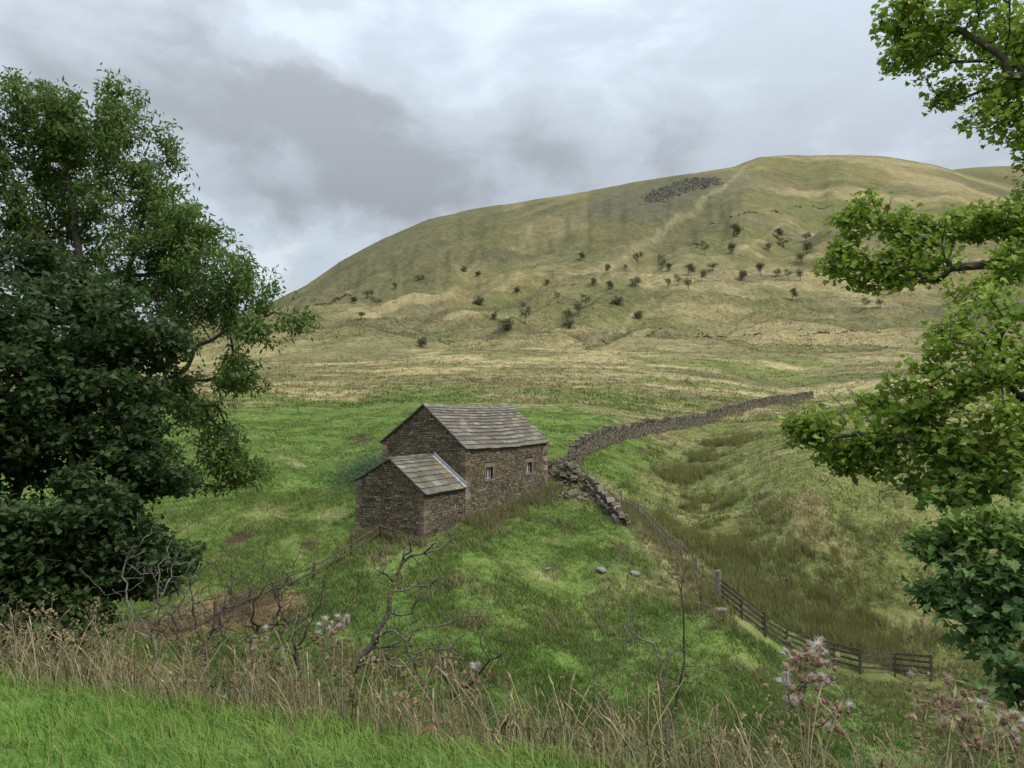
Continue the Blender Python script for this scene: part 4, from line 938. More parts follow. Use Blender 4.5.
HAW = [(354, 302, 11, 6, 'bush', 'low dark bush at the left end of the hillside trees, beside the far wall line'),
 (367, 298, 13, 9, 'wide', 'spreading hawthorn just right of the low bush beside the far wall line'),
 (376, 306, 13, 8, 'thin', 'thin hawthorn below a spreading one near the far wall line'),
 (395, 290, 7, 7, 'thin', 'tiny lone hawthorn on the left hill slope, right of the far wall line'),
 (418, 283, 12, 7, 'wide', 'low wide hawthorn alone high on the left hill slope'),
 (464, 273, 8, 7, 'bush', 'small dark bush on a tan ridge, left of its fainter neighbour'),
 (478, 277, 8, 5, 'bush', 'faint low bush on a tan ridge, right of its darker neighbour'),
 (361, 320, 12, 8, 'thin', 'pale thin hawthorn low on the left foot of the hill'),
 (480, 308, 14, 11, 'bush', 'light green bush up the slope from the big dark bush'),
 (494, 320, 9, 8, 'bush', 'small bush touching the left side of the big dark bush'),
 (506, 330, 20, 15, 'bush', 'big dark round bush on the lower hill above the barn roof'),
 (525, 324, 13, 22, 'thin', 'tall two-tiered hawthorn right of the big dark bush'),
 (517, 293, 9, 6, 'bush', 'small bush on the slope above the tall two-tiered hawthorn'),
 (547, 287, 8, 7, 'thin', 'thin little hawthorn left of the gully on the middle slope'),
 (557, 299, 7, 6, 'thin', 'faint sapling left of the trees lining the gully'),
 (422, 347, 15, 12, 'bush', 'pale green bush standing alone at the foot of the hill, left of the barn ridge'),
 (580, 261, 10, 8, 'round', 'dark round hawthorn alone near the light streaks above the gully'),
 (569, 331, 15, 11, 'bush', 'low dark bush at the bottom of the gully trees'),
 (578, 317, 13, 17, 'thin', 'tall hawthorn among the gully trees, above the low dark bush'),
 (566, 320, 11, 10, 'wide', 'leaning hawthorn left of the tall gully hawthorn'),
 (585, 307, 11, 13, 'thin', 'slim hawthorn at the upper right of the gully trees'),
 (592, 290, 13, 9, 'wide', 'flat-topped hawthorn on the light streak at the top of the gully'),
 (608, 290, 10, 9, 'round', 'round hawthorn right of the flat-topped one on the light streak'),
 (607, 273, 8, 9, 'round', 'small round hawthorn left in the upper row, above the light streak'),
 (626, 271, 6, 7, 'thin', 'tiny hawthorn between two larger ones in the upper row'),
 (637, 263, 11, 10, 'wide', 'wide hawthorn highest in the left half of the upper row'),
 (662, 272, 10, 17, 'thin', 'tall narrow hawthorn in the middle of the upper row'),
 (670, 272, 8, 8, 'round', 'small hawthorn touching the right side of the tall narrow one'),
 (635, 290, 15, 11, 'wide', 'broad spreading hawthorn at the end of the light streak'),
 (618, 307, 15, 11, 'bush', 'dense bush in the hollow of the upper gully'),
 (638, 320, 14, 9, 'bush', 'pale bush beside the tan streak on the right of the gully'),
 (668, 289, 8, 11, 'thin', 'faint bare hawthorn, left of a group of three on the open slope'),
 (678, 286, 9, 11, 'thin', 'thin hawthorn, second from left on the open slope right of the gully'),
 (688, 290, 12, 13, 'thin', 'double-stemmed hawthorn in the middle of the open slope'),
 (688, 275, 13, 11, 'round', 'dense hawthorn above the double-stemmed one'),
 (713, 273, 13, 9, 'wide', 'flat wide hawthorn right of the dense one in the middle of the slope'),
 (702, 284, 13, 12, 'wide', 'spreading hawthorn below the flat wide one'),
 (697, 248, 7, 6, 'thin', 'faint small hawthorn left of the tall one on the upper slope'),
 (705, 257, 10, 15, 'thin', 'tall ragged hawthorn on the upper slope left of the tan track'),
 (733, 256, 11, 12, 'round', 'round pale hawthorn beside the bottom end of the tan track'),
 (733, 238, 15, 14, 'round', 'largest hawthorn highest on the slope, left of the tan track'),
 (742, 281, 11, 11, 'round', 'hawthorn with a clear trunk below the tan track, left of a similar taller one'),
 (761, 275, 11, 12, 'round', 'taller hawthorn with a clear trunk, right of a similar one below the tan track'),
 (777, 277, 10, 9, 'wide', 'small leaning hawthorn right of the taller clear-trunked one'),
 (788, 279, 8, 9, 'thin', 'nearly bare hawthorn right of the small leaning one'),
 (800, 282, 11, 13, 'thin', 'nearly bare hawthorn lowest of the right-hand line'),
 (777, 239, 11, 10, 'round', 'dark dense hawthorn right of the tan track'),
 (783, 247, 11, 9, 'thin', 'thin hawthorn just below the dark dense one right of the track'),
 (769, 252, 10, 10, 'thin', 'pale thin hawthorn on the left below the dark dense one'),
 (806, 243, 10, 11, 'wide', 'topmost of three hawthorns stepping down the right slope'),
 (807, 254, 11, 13, 'round', 'middle and darkest of three hawthorns stepping down the right slope'),
 (801, 265, 12, 13, 'thin', 'lowest of three hawthorns stepping down the right slope'),
 (792, 300, 10, 11, 'round', 'dark lone hawthorn low on the right slope, below all its neighbours'),
 (866, 311, 9, 12, 'thin', 'faint thin hawthorn seen under the upper sycamore bough, left one'),
 (880, 309, 9, 10, 'thin', 'faint thin hawthorn seen under the upper sycamore bough, right one'),
 (912, 256, 12, 9, 'wide', 'dark hawthorn seen between the sycamore boughs')]
for i, (px, py, w_, h_, kind, lab) in enumerate(HAW):
    x, y, z = hit(px, py, 150); Yk = y / F_PX
    pr = PROTO[kind][i % 3]; key = (kind, i % 3)
    if key not in used_proto:
        root, kids = pr[0], pr[1:]; C.objects.link(root); used_proto.add(key)
    else:
        root = pr[0].copy(); C.objects.link(root)
        for ch in pr[1:]:
            c_ = ch.copy(); C.objects.link(c_); c_.parent = root
    wid = {'bush': 1.25, 'round': .8, 'wide': 1.15, 'thin': .75}[kind]
    root.location = (x, y, z); root.scale = (w_ * Yk / wid, w_ * Yk / wid, h_ * Yk * 1.05); root.rotation_euler = (0, 0, rng.uniform(-.5, .5))
    tag(root, lab, 'bush' if kind == 'bush' else 'tree', 'hawthorns and bushes scattered over the hillside')
for k, lst in PROTO.items():
    for j, pr in enumerate(lst):
        if (k, j) not in used_proto:
            for o_ in pr: bpy.data.objects.remove(o_)
# tumbled wall lines and the crag on the far hill
def far_stones(name, pts, n_, size, spread, label, cat, tones=WALL_TONES * 0.75, gaps=0.0, hgt=0.5):
    g = Geo(); P3 = [hit(px, py, 150) for px, py in pts]; k = np.arange(len(P3)); P3 = np.array(P3)
    for i in range(n_):
        q = rng.uniform(0, len(P3) - 1)
        if gaps and vnoise(np.array([q * 5.0]), np.array([1.5]), 77)[0] < gaps: continue
        if cat == 'crag' and vnoise(np.array([q * 2.7]), np.array([2.5]), 78)[0] < .5 and rng.random() < .5: continue
        x, y = np.interp(q, k, P3[:, 0]) + np.clip(rng.normal(0, spread), -spread * 1.4, spread * 1.4), np.interp(q, k, P3[:, 1]) + np.clip(rng.normal(0, spread), -spread * 1.4, spread * 1.4)
        s_ = rng.uniform(.5, 1.2) * size; th = rng.uniform(0, 3.1)
        g.obox((x, y, gz(x, y) + s_ * hgt * rng.uniform(0, .5)), [np.array([math.cos(th), math.sin(th), 0]) * s_ * 1.6, np.array([-math.sin(th), math.cos(th), 0]) * s_, np.array([0, 0, 1]) * s_ * hgt * 1.6], tones[rng.integers(len(tones))] * rng.uniform(.7, 1.2), .2)
    return tag(g.build(name, M_STONE, origin=tuple(P3[0])), label, cat)
far_stones('ruined_wall', [(306, 309), (322, 305), (338, 300), (350, 296)], 150, .9, .3, 'dark far wall line climbing the left foot of the hill', 'stone wall')
far_stones('ruined_wall', [(692, 222), (730, 218), (770, 212), (800, 207), (845, 202)], 110, 1.1, 1.5, 'broken dark line of stones across the hill above the highest trees', 'stone wall', gaps=.5)
far_stones('ruined_wall', [(600, 340), (650, 337), (700, 334.5), (760, 335)], 170, .55, .5, 'low broken wall line along the foot of the hill', 'stone wall', gaps=.4)
far_stones('ruined_wall', [(800, 335), (840, 334), (880, 333)], 60, .55, .5, 'low broken wall line at the foot of the hill below the sycamore bough', 'stone wall', gaps=.4)
far_stones('rock_outcrop', [(655, 200), (668, 192), (682, 187), (697, 184), (712, 181)], 1100, 1.9, 7.5, 'dark rocky crag in the hollow below the skyline', 'crag', tones=np.array([[.165, .155, .12], [.14, .135, .095], [.19, .18, .145]]), hgt=.38)

# ------------------------------------------------------------------ grass
def blades(P, h, w_, lean, tone, seg=1, wind=(-.15, -.05), curl=1.0):
    """blades of grass: P roots, h heights, lean sideways fraction"""
    n_ = len(P); th = rng.uniform(0, 2 * math.pi, n_)
    s = np.stack([np.cos(th), np.sin(th), np.zeros(n_)], -1); l = rng.normal(0, 1, (n_, 3)) * lean; l[:, 2] = 0; l[:, 0] += wind[0]; l[:, 1] += wind[1]
    h = np.broadcast_to(h, (n_,))[:, None]; w_ = np.broadcast_to(w_, (n_,))[:, None]; up = np.array([0, 0, 1.0])
    if seg == 1:
        V = np.stack([P - s * w_ / 2, P + s * w_ / 2, P + (up + l) * h], 1); return V.reshape(-1, 3), [np.arange(n_ * 3).reshape(-1, 3)], np.repeat(tone, 3, 0)
    a, b, c = P, P + (up * .45 + l * .22) * h, P + (up * .80 + l * .62 * curl) * h; d = P + (up * .98 + l * 1.15 * curl) * h
    V = np.stack([a - s * w_ / 2, a + s * w_ / 2, b - s * w_ * .42, b + s * w_ * .42, c - s * w_ * .28, c + s * w_ * .28, d], 1)
    i = np.arange(n_)[:, None] * 7
    return V.reshape(-1, 3), [np.vstack([i + [0, 1, 3, 2], i + [2, 3, 5, 4]]), i + [4, 5, 6]], np.repeat(tone, 7, 0)
def stuff(name, label, cat, parts, mat=M_BLADE):
    V, T, F = [], [], {}; n_ = 0
    for v, fs, t in parts:
        V.append(v); T.append(t)
        for f in fs: F.setdefault(f.shape[1], []).append(f + n_)
        n_ += len(v)
    o = mesh_np(name, np.vstack(V), [np.vstack(f) for f in F.values()], mat, col=np.vstack(T))
    return tag(o, label, cat, kind='stuff')
def on_ground(x, y): return np.stack([x, y, H(x, y)], -1)
def inside_barn(x, y):
    lx = (x - BP[0]) * E1[0] + (y - BP[1]) * E1[1]; ly = (x - BP[0]) * E2[0] + (y - BP[1]) * E2[1]
    return (lx > XL - .1) & (lx < LM + .1) & (ly > -.12) & (ly < WM + .1)
def polar(n_, r0, r1, a0=-.66, a1=.66, pw=1.0):
    r = np.exp(rng.uniform(math.log(r0), math.log(r1), n_)); a = rng.uniform(a0, a1, n_); return r * np.sin(a), r * np.cos(a)
STRAW = np.array([0.38, 0.31, 0.165])
def tufts(n_, r0, r1, nb, h0, h1, w_, spread, straw=0.10, dens=0.35, var=(.85, 1.4)):
    x, y = polar(n_, r0, r1); k = fbm(x / 1.6, y / 1.6, 81, 3); m = (k + rng.uniform(-.25, .25, n_) > dens) & ~inside_barn(x, y) & (edge_d(x, y) > 2.5) & (poly_d(x, y + .25, rp_)[0] > .55); x, y, k = x[m], y[m], k[m]
    c = gcol(x, y); X = np.repeat(x, nb) + rng.normal(0, spread, len(x) * nb); Y = np.repeat(y, nb) + rng.normal(0, spread, len(x) * nb)
    ok = ~inside_barn(X, Y); T = np.repeat(c, nb, 0) * rng.uniform(*var, (len(X), 1)) * np.repeat(rng.uniform(.85, 1.2, (len(x), 1)), nb, 0)
    st = rng.uniform(0, 1, len(X)) < straw; T[st] = T[st] * .35 + STRAW * .65
    hh = np.repeat(h0 + (h1 - h0) * k ** 1.5 * rng.uniform(.4, 1.5, len(x)), nb) * rng.uniform(.6, 1.15, len(X))
    return blades(on_ground(X, Y)[ok], hh[ok], w_, .38, T[ok])
parts = [tufts(80000, 22, 48, 7, .06, .34, .032, .10), tufts(42000, 46, 100, 6, .05, .26, .06, .16, straw=.06), tufts(30000, 95, 260, 5, .15, .6, .16, .35, straw=.2)]
parts.append(tufts(34000, 250, 640, 4, .20, .75, .5, .9, straw=.10, var=(.98, 1.25)))
stuff('tussock_grass', 'rough tussocky grass covering the slopes round the barn', 'grass', parts)
# rushes in the wet gully
n_ = 7000; t = rng.uniform(0, len(BOG) - 1, n_); k = np.arange(len(BOG)); bp_ = np.array(BOG); bw = np.interp(t, k, BOGW)
x = np.interp(t, k, bp_[:, 0]) + rng.normal(0, .55, n_) * bw; y = np.interp(t, k, bp_[:, 1]) + rng.normal(0, .55, n_) * bw
m = fbm(x / 2.4, y / 2.4, 85, 3) + rng.uniform(-.12, .12, n_) > .60; x, y = x[m], y[m]
for (px, py, cnt, sp) in [(790, 560, 90, 1.6), (700, 610, 30, .7), (820, 610, 70, 1.4), (870, 640, 110, 1.7), (725, 590, 24, .5), (760, 610, 50, 1.0)]:
    hx, hy, _ = hit(px, py); x = np.concatenate([x, hx + rng.normal(0, sp, cnt)]); y = np.concatenate([y, hy + rng.normal(0, sp * .6, cnt)])
nb = 26; hk = rng.uniform(.35, .85, len(x)); X = np.repeat(x, nb) + rng.normal(0, .13, len(x) * nb); Y = np.repeat(y, nb) + rng.normal(0, .13, len(x) * nb)
ct = np.repeat(rng.uniform(0, 1, (len(x), 1)), nb, 0)
T = (np.array([0.140, 0.180, 0.048]) * (1 - ct) + np.array([0.245, 0.230, 0.085]) * ct) * rng.uniform(.7, 1.3, (len(X), 1)); st = rng.uniform(0, 1, len(X)) < .12; T[st] = STRAW * .75
stuff('rushes', 'dark olive clumps of rushes filling the wet gully', 'rushes', [blades(on_ground(X, Y), np.repeat(hk, nb) * rng.uniform(.6, 1.05, len(X)), .03, .22, T)])
# long pale grass against the walls and along the fence
xs, ys = [], []
for q in np.linspace(-.5, 9.5, 260): a_, b_ = barn_w(q, -.25 - abs(rng.normal(0, .5))); xs.append(a_); ys.append(b_)
for q in np.linspace(-.3, 4.3, 90): a_, b_ = barn_w(XL - .15 - abs(rng.normal(0, .25)), q); xs.append(a_); ys.append(b_)
for q in np.linspace(6, 10.4, 160): a_, b_ = barn_w(q, -.3 - abs(rng.normal(0, .6))); xs.append(a_); ys.append(b_)
fl = np.array(FENCE_LINE); q = rng.uniform(0, len(fl) - 1, 700); kk = np.arange(len(fl))
xs = np.concatenate([xs, np.interp(q, kk, fl[:, 0]) + rng.normal(0, .5, 700)]); ys = np.concatenate([ys, np.interp(q, kk, fl[:, 1]) + rng.normal(0, .5, 700)])
for _ in range(26):
    px, py = rng.uniform(330, 760), rng.uniform(500, 680); hx, hy, _z = hit(px, py); cnt = rng.integers(8, 30); xs = np.concatenate([xs, hx + rng.normal(0, .6, cnt)]); ys = np.concatenate([ys, hy + rng.normal(0, .45, cnt)])
ok = ~inside_barn(xs, ys); xs, ys = xs[ok], ys[ok]
nb = 16; X = np.repeat(xs, nb) + rng.normal(0, .1, len(xs) * nb); Y = np.repeat(ys, nb) + rng.normal(0, .1, len(xs) * nb); ok = ~inside_barn(X, Y); X, Y = X[ok], Y[ok]
T = (STRAW * .85 + rng.normal(0, .02, (len(X), 1))) * rng.uniform(.55, 1.1, (len(X), 1)); gr = rng.uniform(0, 1, len(X)) < .4; T[gr] = np.array([.13, .17, .05]) * rng.uniform(.7, 1.2, (gr.sum(), 1))
stuff('dry_grass', 'straw-coloured dead grass along the barn wall, the fence and in patches on the mound', 'grass', [blades(on_ground(X, Y), rng.uniform(.2, .55, len(X)), .03, .4, np.clip(T, .02, 1))])
# nettles behind the lean-to
hx, hy, hz = hit(362, 482); n_ = 5200; x = hx + rng.normal(0, 1.3, n_); y = hy + rng.normal(0, 2.0, n_) + 1.2; ok = ~inside_barn(x, y); x, y = x[ok], y[ok]
P = on_ground(x, y); P[:, 2] += rng.uniform(0, 1, len(P)) ** .6 * .95
V, F, T = leaf_kites(P, rng.uniform(.10, .18, len(P)), rng.uniform(.05, .08, len(P)), np.array([.075, .12, .055]) * rng.uniform(.6, 1.4, (len(P), 1)), up=.8, droop=.3)
stuff('nettles', 'grey-green bed of nettles behind the lean-to corner', 'nettles', [(V, [F], T)], M_LEAF)
# near lawn
n_ = 115000; x = rng.uniform(-6.5, 2.6, n_); y = rng.uniform(1.6, 8.5, n_); d = edge_d(x, y); m = (d < .3 + rng.normal(0, .12, n_)) & (d > -4.2) & (np.abs(x) < y * .78 + .3); x, y = x[m], y[m]
k = fbm(x / .55, y / .55, 95, 3); kk = fbm(x / 1.7, y / 1.7, 96, 3)
T = (np.array([.105, .215, .030]) + (np.array([.215, .300, .070]) - np.array([.105, .215, .030])) * np.clip((kk[:, None] - .3) * 2.2, 0, 1)) * rng.uniform(.65, 1.3, (len(x), 1)); st = rng.uniform(0, 1, len(x)) < .05; T[st] = STRAW * .9
lawn = blades(on_ground(x, y), (.04 + .09 * k) * rng.uniform(.5, 1.35, len(x)), .0047, .55, T, seg=3, wind=(-.35, -.05))
stuff('lawn_grass', 'soft bright green grass of the near bank top', 'grass', [lawn])
# long tangled grass on the bank, dry at its lip
parts = []
n_ = 7000; d = np.abs(rng.normal(0, 1.0, n_)) + .1; u = rng.uniform(-9, 8, n_); x = EDGE_P[0] + EDGE_N[0] * d + EDGE_N[1] * u + 3; y = EDGE_P[1] + EDGE_N[1] * d - EDGE_N[0] * u - 1.2
m = (y > 1.8) & (fbm(x / .5, y / .5, 197, 3) + rng.uniform(-.1, .1, n_) > .54); x, y, d = x[m], y[m], d[m]; P = on_ground(x, y); ct = fbm(x / .8, y / .8, 97, 3)[:, None]
T = (np.array([.38, .31, .185]) * ct + np.array([.12, .14, .045]) * (1 - ct)) * rng.uniform(.55, 1.3, (len(x), 1))
parts.append(blades(P, rng.uniform(.08, .30, len(x)) * (.3 + 1.3 * ct[:, 0]), .0045, .5, T, seg=3, curl=1.3))
n_ = 42000; d = rng.uniform(.3, 13, n_); u = rng.uniform(-16, 16, n_); x = EDGE_P[0] + EDGE_N[0] * d + EDGE_N[1] * u + 3; y = EDGE_P[1] + EDGE_N[1] * d - EDGE_N[0] * u - 1.2
m = y > 1.8; x, y = x[m], y[m]; P = on_ground(x, y); ct = fbm(x / 1.5, y / 1.5, 98, 3)[:, None]
T = (np.array([.26, .205, .11]) * ct + np.array([.070, .105, .028]) * (1 - ct)) * rng.uniform(.5, 1.3, (len(x), 1))
parts.append(blades(P, rng.uniform(.12, .42, len(x)) * (.5 + .9 * ct[:, 0]), .010, .5, T, seg=3, curl=1.2))
stuff('bank_grass', 'long tangled green and straw grass down the near bank', 'grass', parts)
# flowering stalks with seed heads along the lip of the bank
n_ = 1500; d = np.abs(rng.normal(.25, .8, n_)) + .08; u = -8 + 14 * rng.uniform(0, 1, n_) ** .8; x = EDGE_P[0] + EDGE_N[0] * d + EDGE_N[1] * u + 3; y = EDGE_P[1] + EDGE_N[1] * d - EDGE_N[0] * u - 1.2
m = (y > 2.2) & (fbm(x / .7, y / .7, 99, 2) + rng.uniform(-.3, .3, n_) > .42); x, y = x[m], y[m]; n_ = len(x)
g = Geo()
PZ = on_ground(x, y)
for i in range(n_):
    h = .10 + .42 * rng.uniform(0, 1) ** 1.8; l = np.array([rng.normal(-.10, .25), rng.normal(0, .2), 0]); up = np.array([0, 0, 1.0]); p = PZ[i]
    st_ = [p, p + (up * .5 + l * .25) * h, p + (up * .85 + l * .7) * h]; c_ = np.array([.40, .325, .20]) * rng.uniform(.5, 1.2)
    g.tube(st_, .0018, 3, c_, cap=False)
    hd = rng.uniform(.03, .085); d_ = (up * .7 + l * 1.5); d_ /= np.linalg.norm(d_); q = st_[-1]
    g.tube([q, q + d_ * hd * .25, q + d_ * hd * .6, q + d_ * hd], [.002, rng.uniform(.003, .006), .0035, .0008], 4, c_ * np.array([1.0, .92, .85]) * rng.uniform(.8, 1.25), cap=False)
o = g.build('seeding_grass', M_BLADE); tag(o, 'dry seeding grass stalks in a band along the lip of the bank', 'grass', kind='stuff')

# dead brown weed stalks standing in the bank grass
n_ = 850; d = rng.uniform(.15, 3.6, n_); u = rng.uniform(-8, 6, n_); x = EDGE_P[0] + EDGE_N[0] * d + EDGE_N[1] * u + 3; y = EDGE_P[1] + EDGE_N[1] * d - EDGE_N[0] * u - 1.2
m = (y > 2.4) & (fbm(x / .9, y / .9, 297, 3) + rng.uniform(-.15, .15, n_) > .5); PZ = on_ground(x[m], y[m]); g = Geo()
for p in PZ:
    h = rng.uniform(.2, .7); l = np.array([rng.normal(0, .2), rng.normal(0, .15), 1.0]); c_ = np.array([.185, .16, .10]) * rng.uniform(.5, 1.7); tip_ = p + l * h
    g.tube([p, p + l * h * .5 + rng.normal(0, .01, 3), tip_], [.0035, .0028, .0012], 3, c_, cap=False)
    for _ in range(rng.integers(4, 11)):
        a = p + l * h * rng.uniform(.35, .98); b = a + np.array([rng.normal(0, .06), rng.normal(0, .06), rng.uniform(.03, .13)])
        g.tube([a, (a + b) / 2 + rng.normal(0, .006, 3), b], [.0018, .0014, .0009], 3, c_, cap=False)
        for q in range(rng.integers(2, 6)):
            e = b + rng.normal(0, .014, 3); g.obox(e, np.eye(3) * rng.uniform(.006, .014), c_ * np.array([1.15, 1.05, .85]), .3)
tag(g.build('dead_weeds', M_BLADE), 'dead brown weed stalks standing in the bank grass', 'weeds', kind='stuff')

# ------------------------------------------------------------------ dead scrub and saplings on the bank
PALE_T = lambda p, r: np.array([0.20, 0.185, 0.16]) * (0.5 + 0.75 * vnoise(np.array([p[0] * 7]), np.array([p[2] * 7]), 4)[0])
def moss_T(p, r):
    k = vnoise(np.array([p[0] * 6]), np.array([p[2] * 6]), 6)[0]; a = np.array([0.155, 0.135, 0.115]); b = np.array([0.125, 0.12, 0.042])
    return (a + (b - a) * np.clip((k - .3) * 2, 0, 1) * (1 if r > .022 else .2)) * (.6 + .6 * k)
DARK_T = lambda p, r: np.array([0.075, 0.06, 0.05]) * (0.7 + 0.6 * vnoise(np.array([p[0] * 7]), np.array([p[2] * 7]), 4)[0])
def scrub(name, label, cat, Y, lines, tone, tip=.003, n_twig=60, reach=.35, scale=1.0, rmax=.09, wig=.025, power=2.1, up=.5, thick=.014):
    """lines: branches as picture points at distance Y (with a depth offset each); the first starts in the ground"""
    sk = Skel(); base = None
    for j, ln in enumerate(lines):
        off = 0 if j == 0 else rng.normal(0, .22)
        P = [at(px, py, Y + off * min(1, i / 2)) for i, (px, py) in enumerate(ln)]
        if j == 0 or ln[0] == 'g': pass
        if j == 0:
            b0 = P[0].copy(); b0[2] = gz(b0[0], b0[1]) - .1; base = b0; sk.line([b0] + P, step=.14, jit=wig); n0 = len(sk.P)
        else:
            i0 = sk.nearest(P[0])
            if np.linalg.norm(sk.P[i0] - P[0]) > .45:
                b0 = P[0].copy(); b0[2] = gz(b0[0], b0[1]) - .1; sk.line([b0] + P, step=.14, jit=wig)
            else: sk.line([sk.P[i0]] + P[1:], parent=i0, step=.14, jit=wig)
    if n_twig:
        NP = np.array(sk.P); zt = np.quantile(NP[:, 2], .25); NP = NP[NP[:, 2] > zt]
        A = NP[rng.integers(0, len(NP), n_twig)] + rng.normal(0, reach, (n_twig, 3)) + np.array([0, 0, reach * up])
        sk.grow(A, bias=.1, step=.1, jit=.025, lift=.05)
    g = Geo(); sk.mesh(g, tip * 1.3, power, rmax, .008, tone, scale, boost=thick * np.linspace(1, .12, n0) ** 1.3)
    o = g.build(name, M_BARK, smooth=True, origin=tuple(base)); return tag(o, label, cat)
q6 = lambda L: [(x * .2773, 560 + y * .2773) for x, y in L]
q5 = lambda L: [(250 + x * .31, 530 + y * .31) for x, y in L]
scrub('dead_tree', 'fallen-looking dead tree with mossy leaning trunk and forked bare branches in front of the barn', 'dead tree', 10.0,
      [q5(L) for L in [[(300, 500), (340, 440), (400, 350), (450, 240), (465, 170), (490, 105), (560, 75), (600, 65), (650, 35)], [(465, 170), (430, 140), (398, 122)], [(490, 105), (520, 70), (515, 40)], [(490, 105), (500, 60), (490, 30)], [(560, 75), (590, 45), (640, 35)],
       [(468, 215), (500, 195), (530, 180), (575, 180), (622, 153)], [(500, 300), (520, 270), (522, 230), (550, 190), (590, 170)], [(520, 250), (545, 225), (585, 212)], [(340, 440), (420, 420), (460, 440), (500, 440), (540, 468)], [(395, 385), (412, 345), (465, 325), (497, 352)], [(400, 380), (450, 375), (490, 370)],
       [(480, 330), (560, 310), (600, 312), (640, 300), (682, 280)], [(510, 440), (540, 395), (600, 388), (650, 380), (690, 340), (712, 280)], [(470, 470), (505, 420), (540, 395)], [(345, 440), (380, 410), (440, 400)]]],
      moss_T, tip=.006, n_twig=70, reach=.16, power=2.15, rmax=.085, thick=.085)
scrub('dead_shrub', 'pale twisted dead shrub with tall bare stems before the dark tree', 'dead shrub', 11.0,
      [q6(L) for L in [[(560, 420), (560, 290), (510, 215), (500, 195), (555, 178), (600, 160)], [(545, 300), (485, 255), (480, 190), (455, 110), (440, 60), (455, 0), (480, -45), (520, -80)], [(560, 290), (568, 200), (568, 120), (576, 50), (610, -20)], [(560, 270), (600, 190), (640, 170), (700, 120)], [(576, 180), (620, 60), (640, -20), (660, -60)], [(600, 160), (650, 90), (700, 60)], [(570, 120), (545, 40), (560, -40)]]],
      PALE_T, tip=.003, n_twig=110, reach=.28, power=2.0, rmax=.045)
scrub('dead_shrub', 'thin dark bare shrub with one long branch reaching right, beside the brown bank', 'dead shrub', 10.5,
      [q6(L) for L in [[(660, 480), (655, 350), (645, 260), (640, 180)], [(650, 262), (700, 245), (780, 200), (830, 150)], [(655, 360), (740, 340), (790, 300)], [(645, 260), (620, 210), (600, 190)]]], DARK_T, tip=.003, n_twig=60, reach=.25, power=2.1)
scrub('dead_shrub', 'tangled dark shrub with crooked branches in front of the brown bank', 'dead shrub', 9.5,
      [q6(L) for L in [[(900, 500), (900, 380), (905, 300), (930, 240), (1000, 232), (1080, 225)], [(930, 240), (915, 190), (935, 130), (960, 90)], [(850, 470), (835, 330), (800, 270), (795, 235)], [(1000, 230), (1005, 140), (985, 90), (960, 50)], [(905, 300), (880, 230), (900, 170)], [(1000, 400), (1030, 300), (1060, 240), (1080, 180)], [(1030, 300), (1000, 270)]]], DARK_T, tip=.003, n_twig=150, reach=.3, power=2.1)
scrub('dead_shrub', 'dense brown twiggy thicket low in the hollow, right of the brown bank', 'dead shrub', 12.0,
      [[(300, 690), (296, 650), (284, 618), (272, 590)], [(296, 650), (312, 620), (322, 596)], [(292, 660), (260, 640), (246, 612)], [(298, 655), (330, 636), (346, 618)]], DARK_T, tip=.003, n_twig=240, reach=.42, power=2.0)
scrub('dead_shrub', 'dense dark twiggy thicket in the shade at the foot of the dark tree', 'dead shrub', 12.5,
      [[(208, 690), (206, 650), (196, 620), (190, 580)], [(206, 650), (222, 615), (232, 586)], [(206, 660), (180, 640), (166, 606)]], DARK_T, tip=.003, n_twig=240, reach=.42, power=2.0)
scrub('dead_shrub', 'low brown twiggy scrub just right of the mossy dead tree', 'dead shrub', 8.5,
      [[(455, 735), (452, 700), (440, 672)], [(452, 705), (475, 680), (490, 660)], [(454, 712), (425, 690), (415, 668)]], DARK_T, tip=.0025, n_twig=150, reach=.26, power=2.0)
scrub('fallen_branch', 'bare pale branch lying low across the tall grass at left', 'branch', 7.5,
      [q6(L) for L in [[(300, 420), (290, 362), (330, 340), (370, 312), (415, 288), (455, 278)], [(370, 312), (400, 300), (415, 270)]]], PALE_T, tip=.003, n_twig=14, reach=.1)
q4 = lambda L: [(500 + x * .2773, 560 + y * .2773) for x, y in L]
scrub('bare_sapling', 'pale crooked bare sapling, leftmost of the saplings on the bank', 'sapling', 7.5,
      [q4(L) for L in [[(470, 700), (410, 590), (345, 500), (340, 430), (350, 370), (370, 290), (360, 235), (366, 200)], [(350, 385), (400, 435), (420, 400), (412, 350)], [(400, 560), (402, 470), (400, 430)]]], PALE_T, tip=.0025, n_twig=16, reach=.15, power=2.0)
scrub('bare_sapling', 'tall straight dark sapling with few bare side twigs', 'sapling', 7.2,
      [q4(L) for L in [[(620, 640), (632, 560), (650, 440), (662, 300), (662, 180), (660, 60), (668, -20)], [(665, 302), (710, 270), (742, 240)], [(664, 160), (710, 140), (735, 125)], [(662, 100), (640, 70), (632, 40)], [(645, 450), (690, 445), (720, 415)], [(640, 450), (612, 425)]]], DARK_T, tip=.0025, n_twig=14, reach=.15, power=2.3)
scrub('bare_sapling', 'grey multi-stemmed bare sapling with a hooked twig beside the tall straight one', 'sapling', 7.6,
      [q4(L) for L in [[(600, 640), (592, 500), (578, 420), (568, 340), (555, 300), (510, 285), (460, 248)], [(590, 500), (600, 420), (598, 310)], [(598, 360), (630, 325), (610, 290), (575, 272)], [(460, 250), (488, 220), (490, 180)], [(465, 245), (468, 150), (460, 60)]]], PALE_T, tip=.0025, n_twig=26, reach=.16, power=2.1)

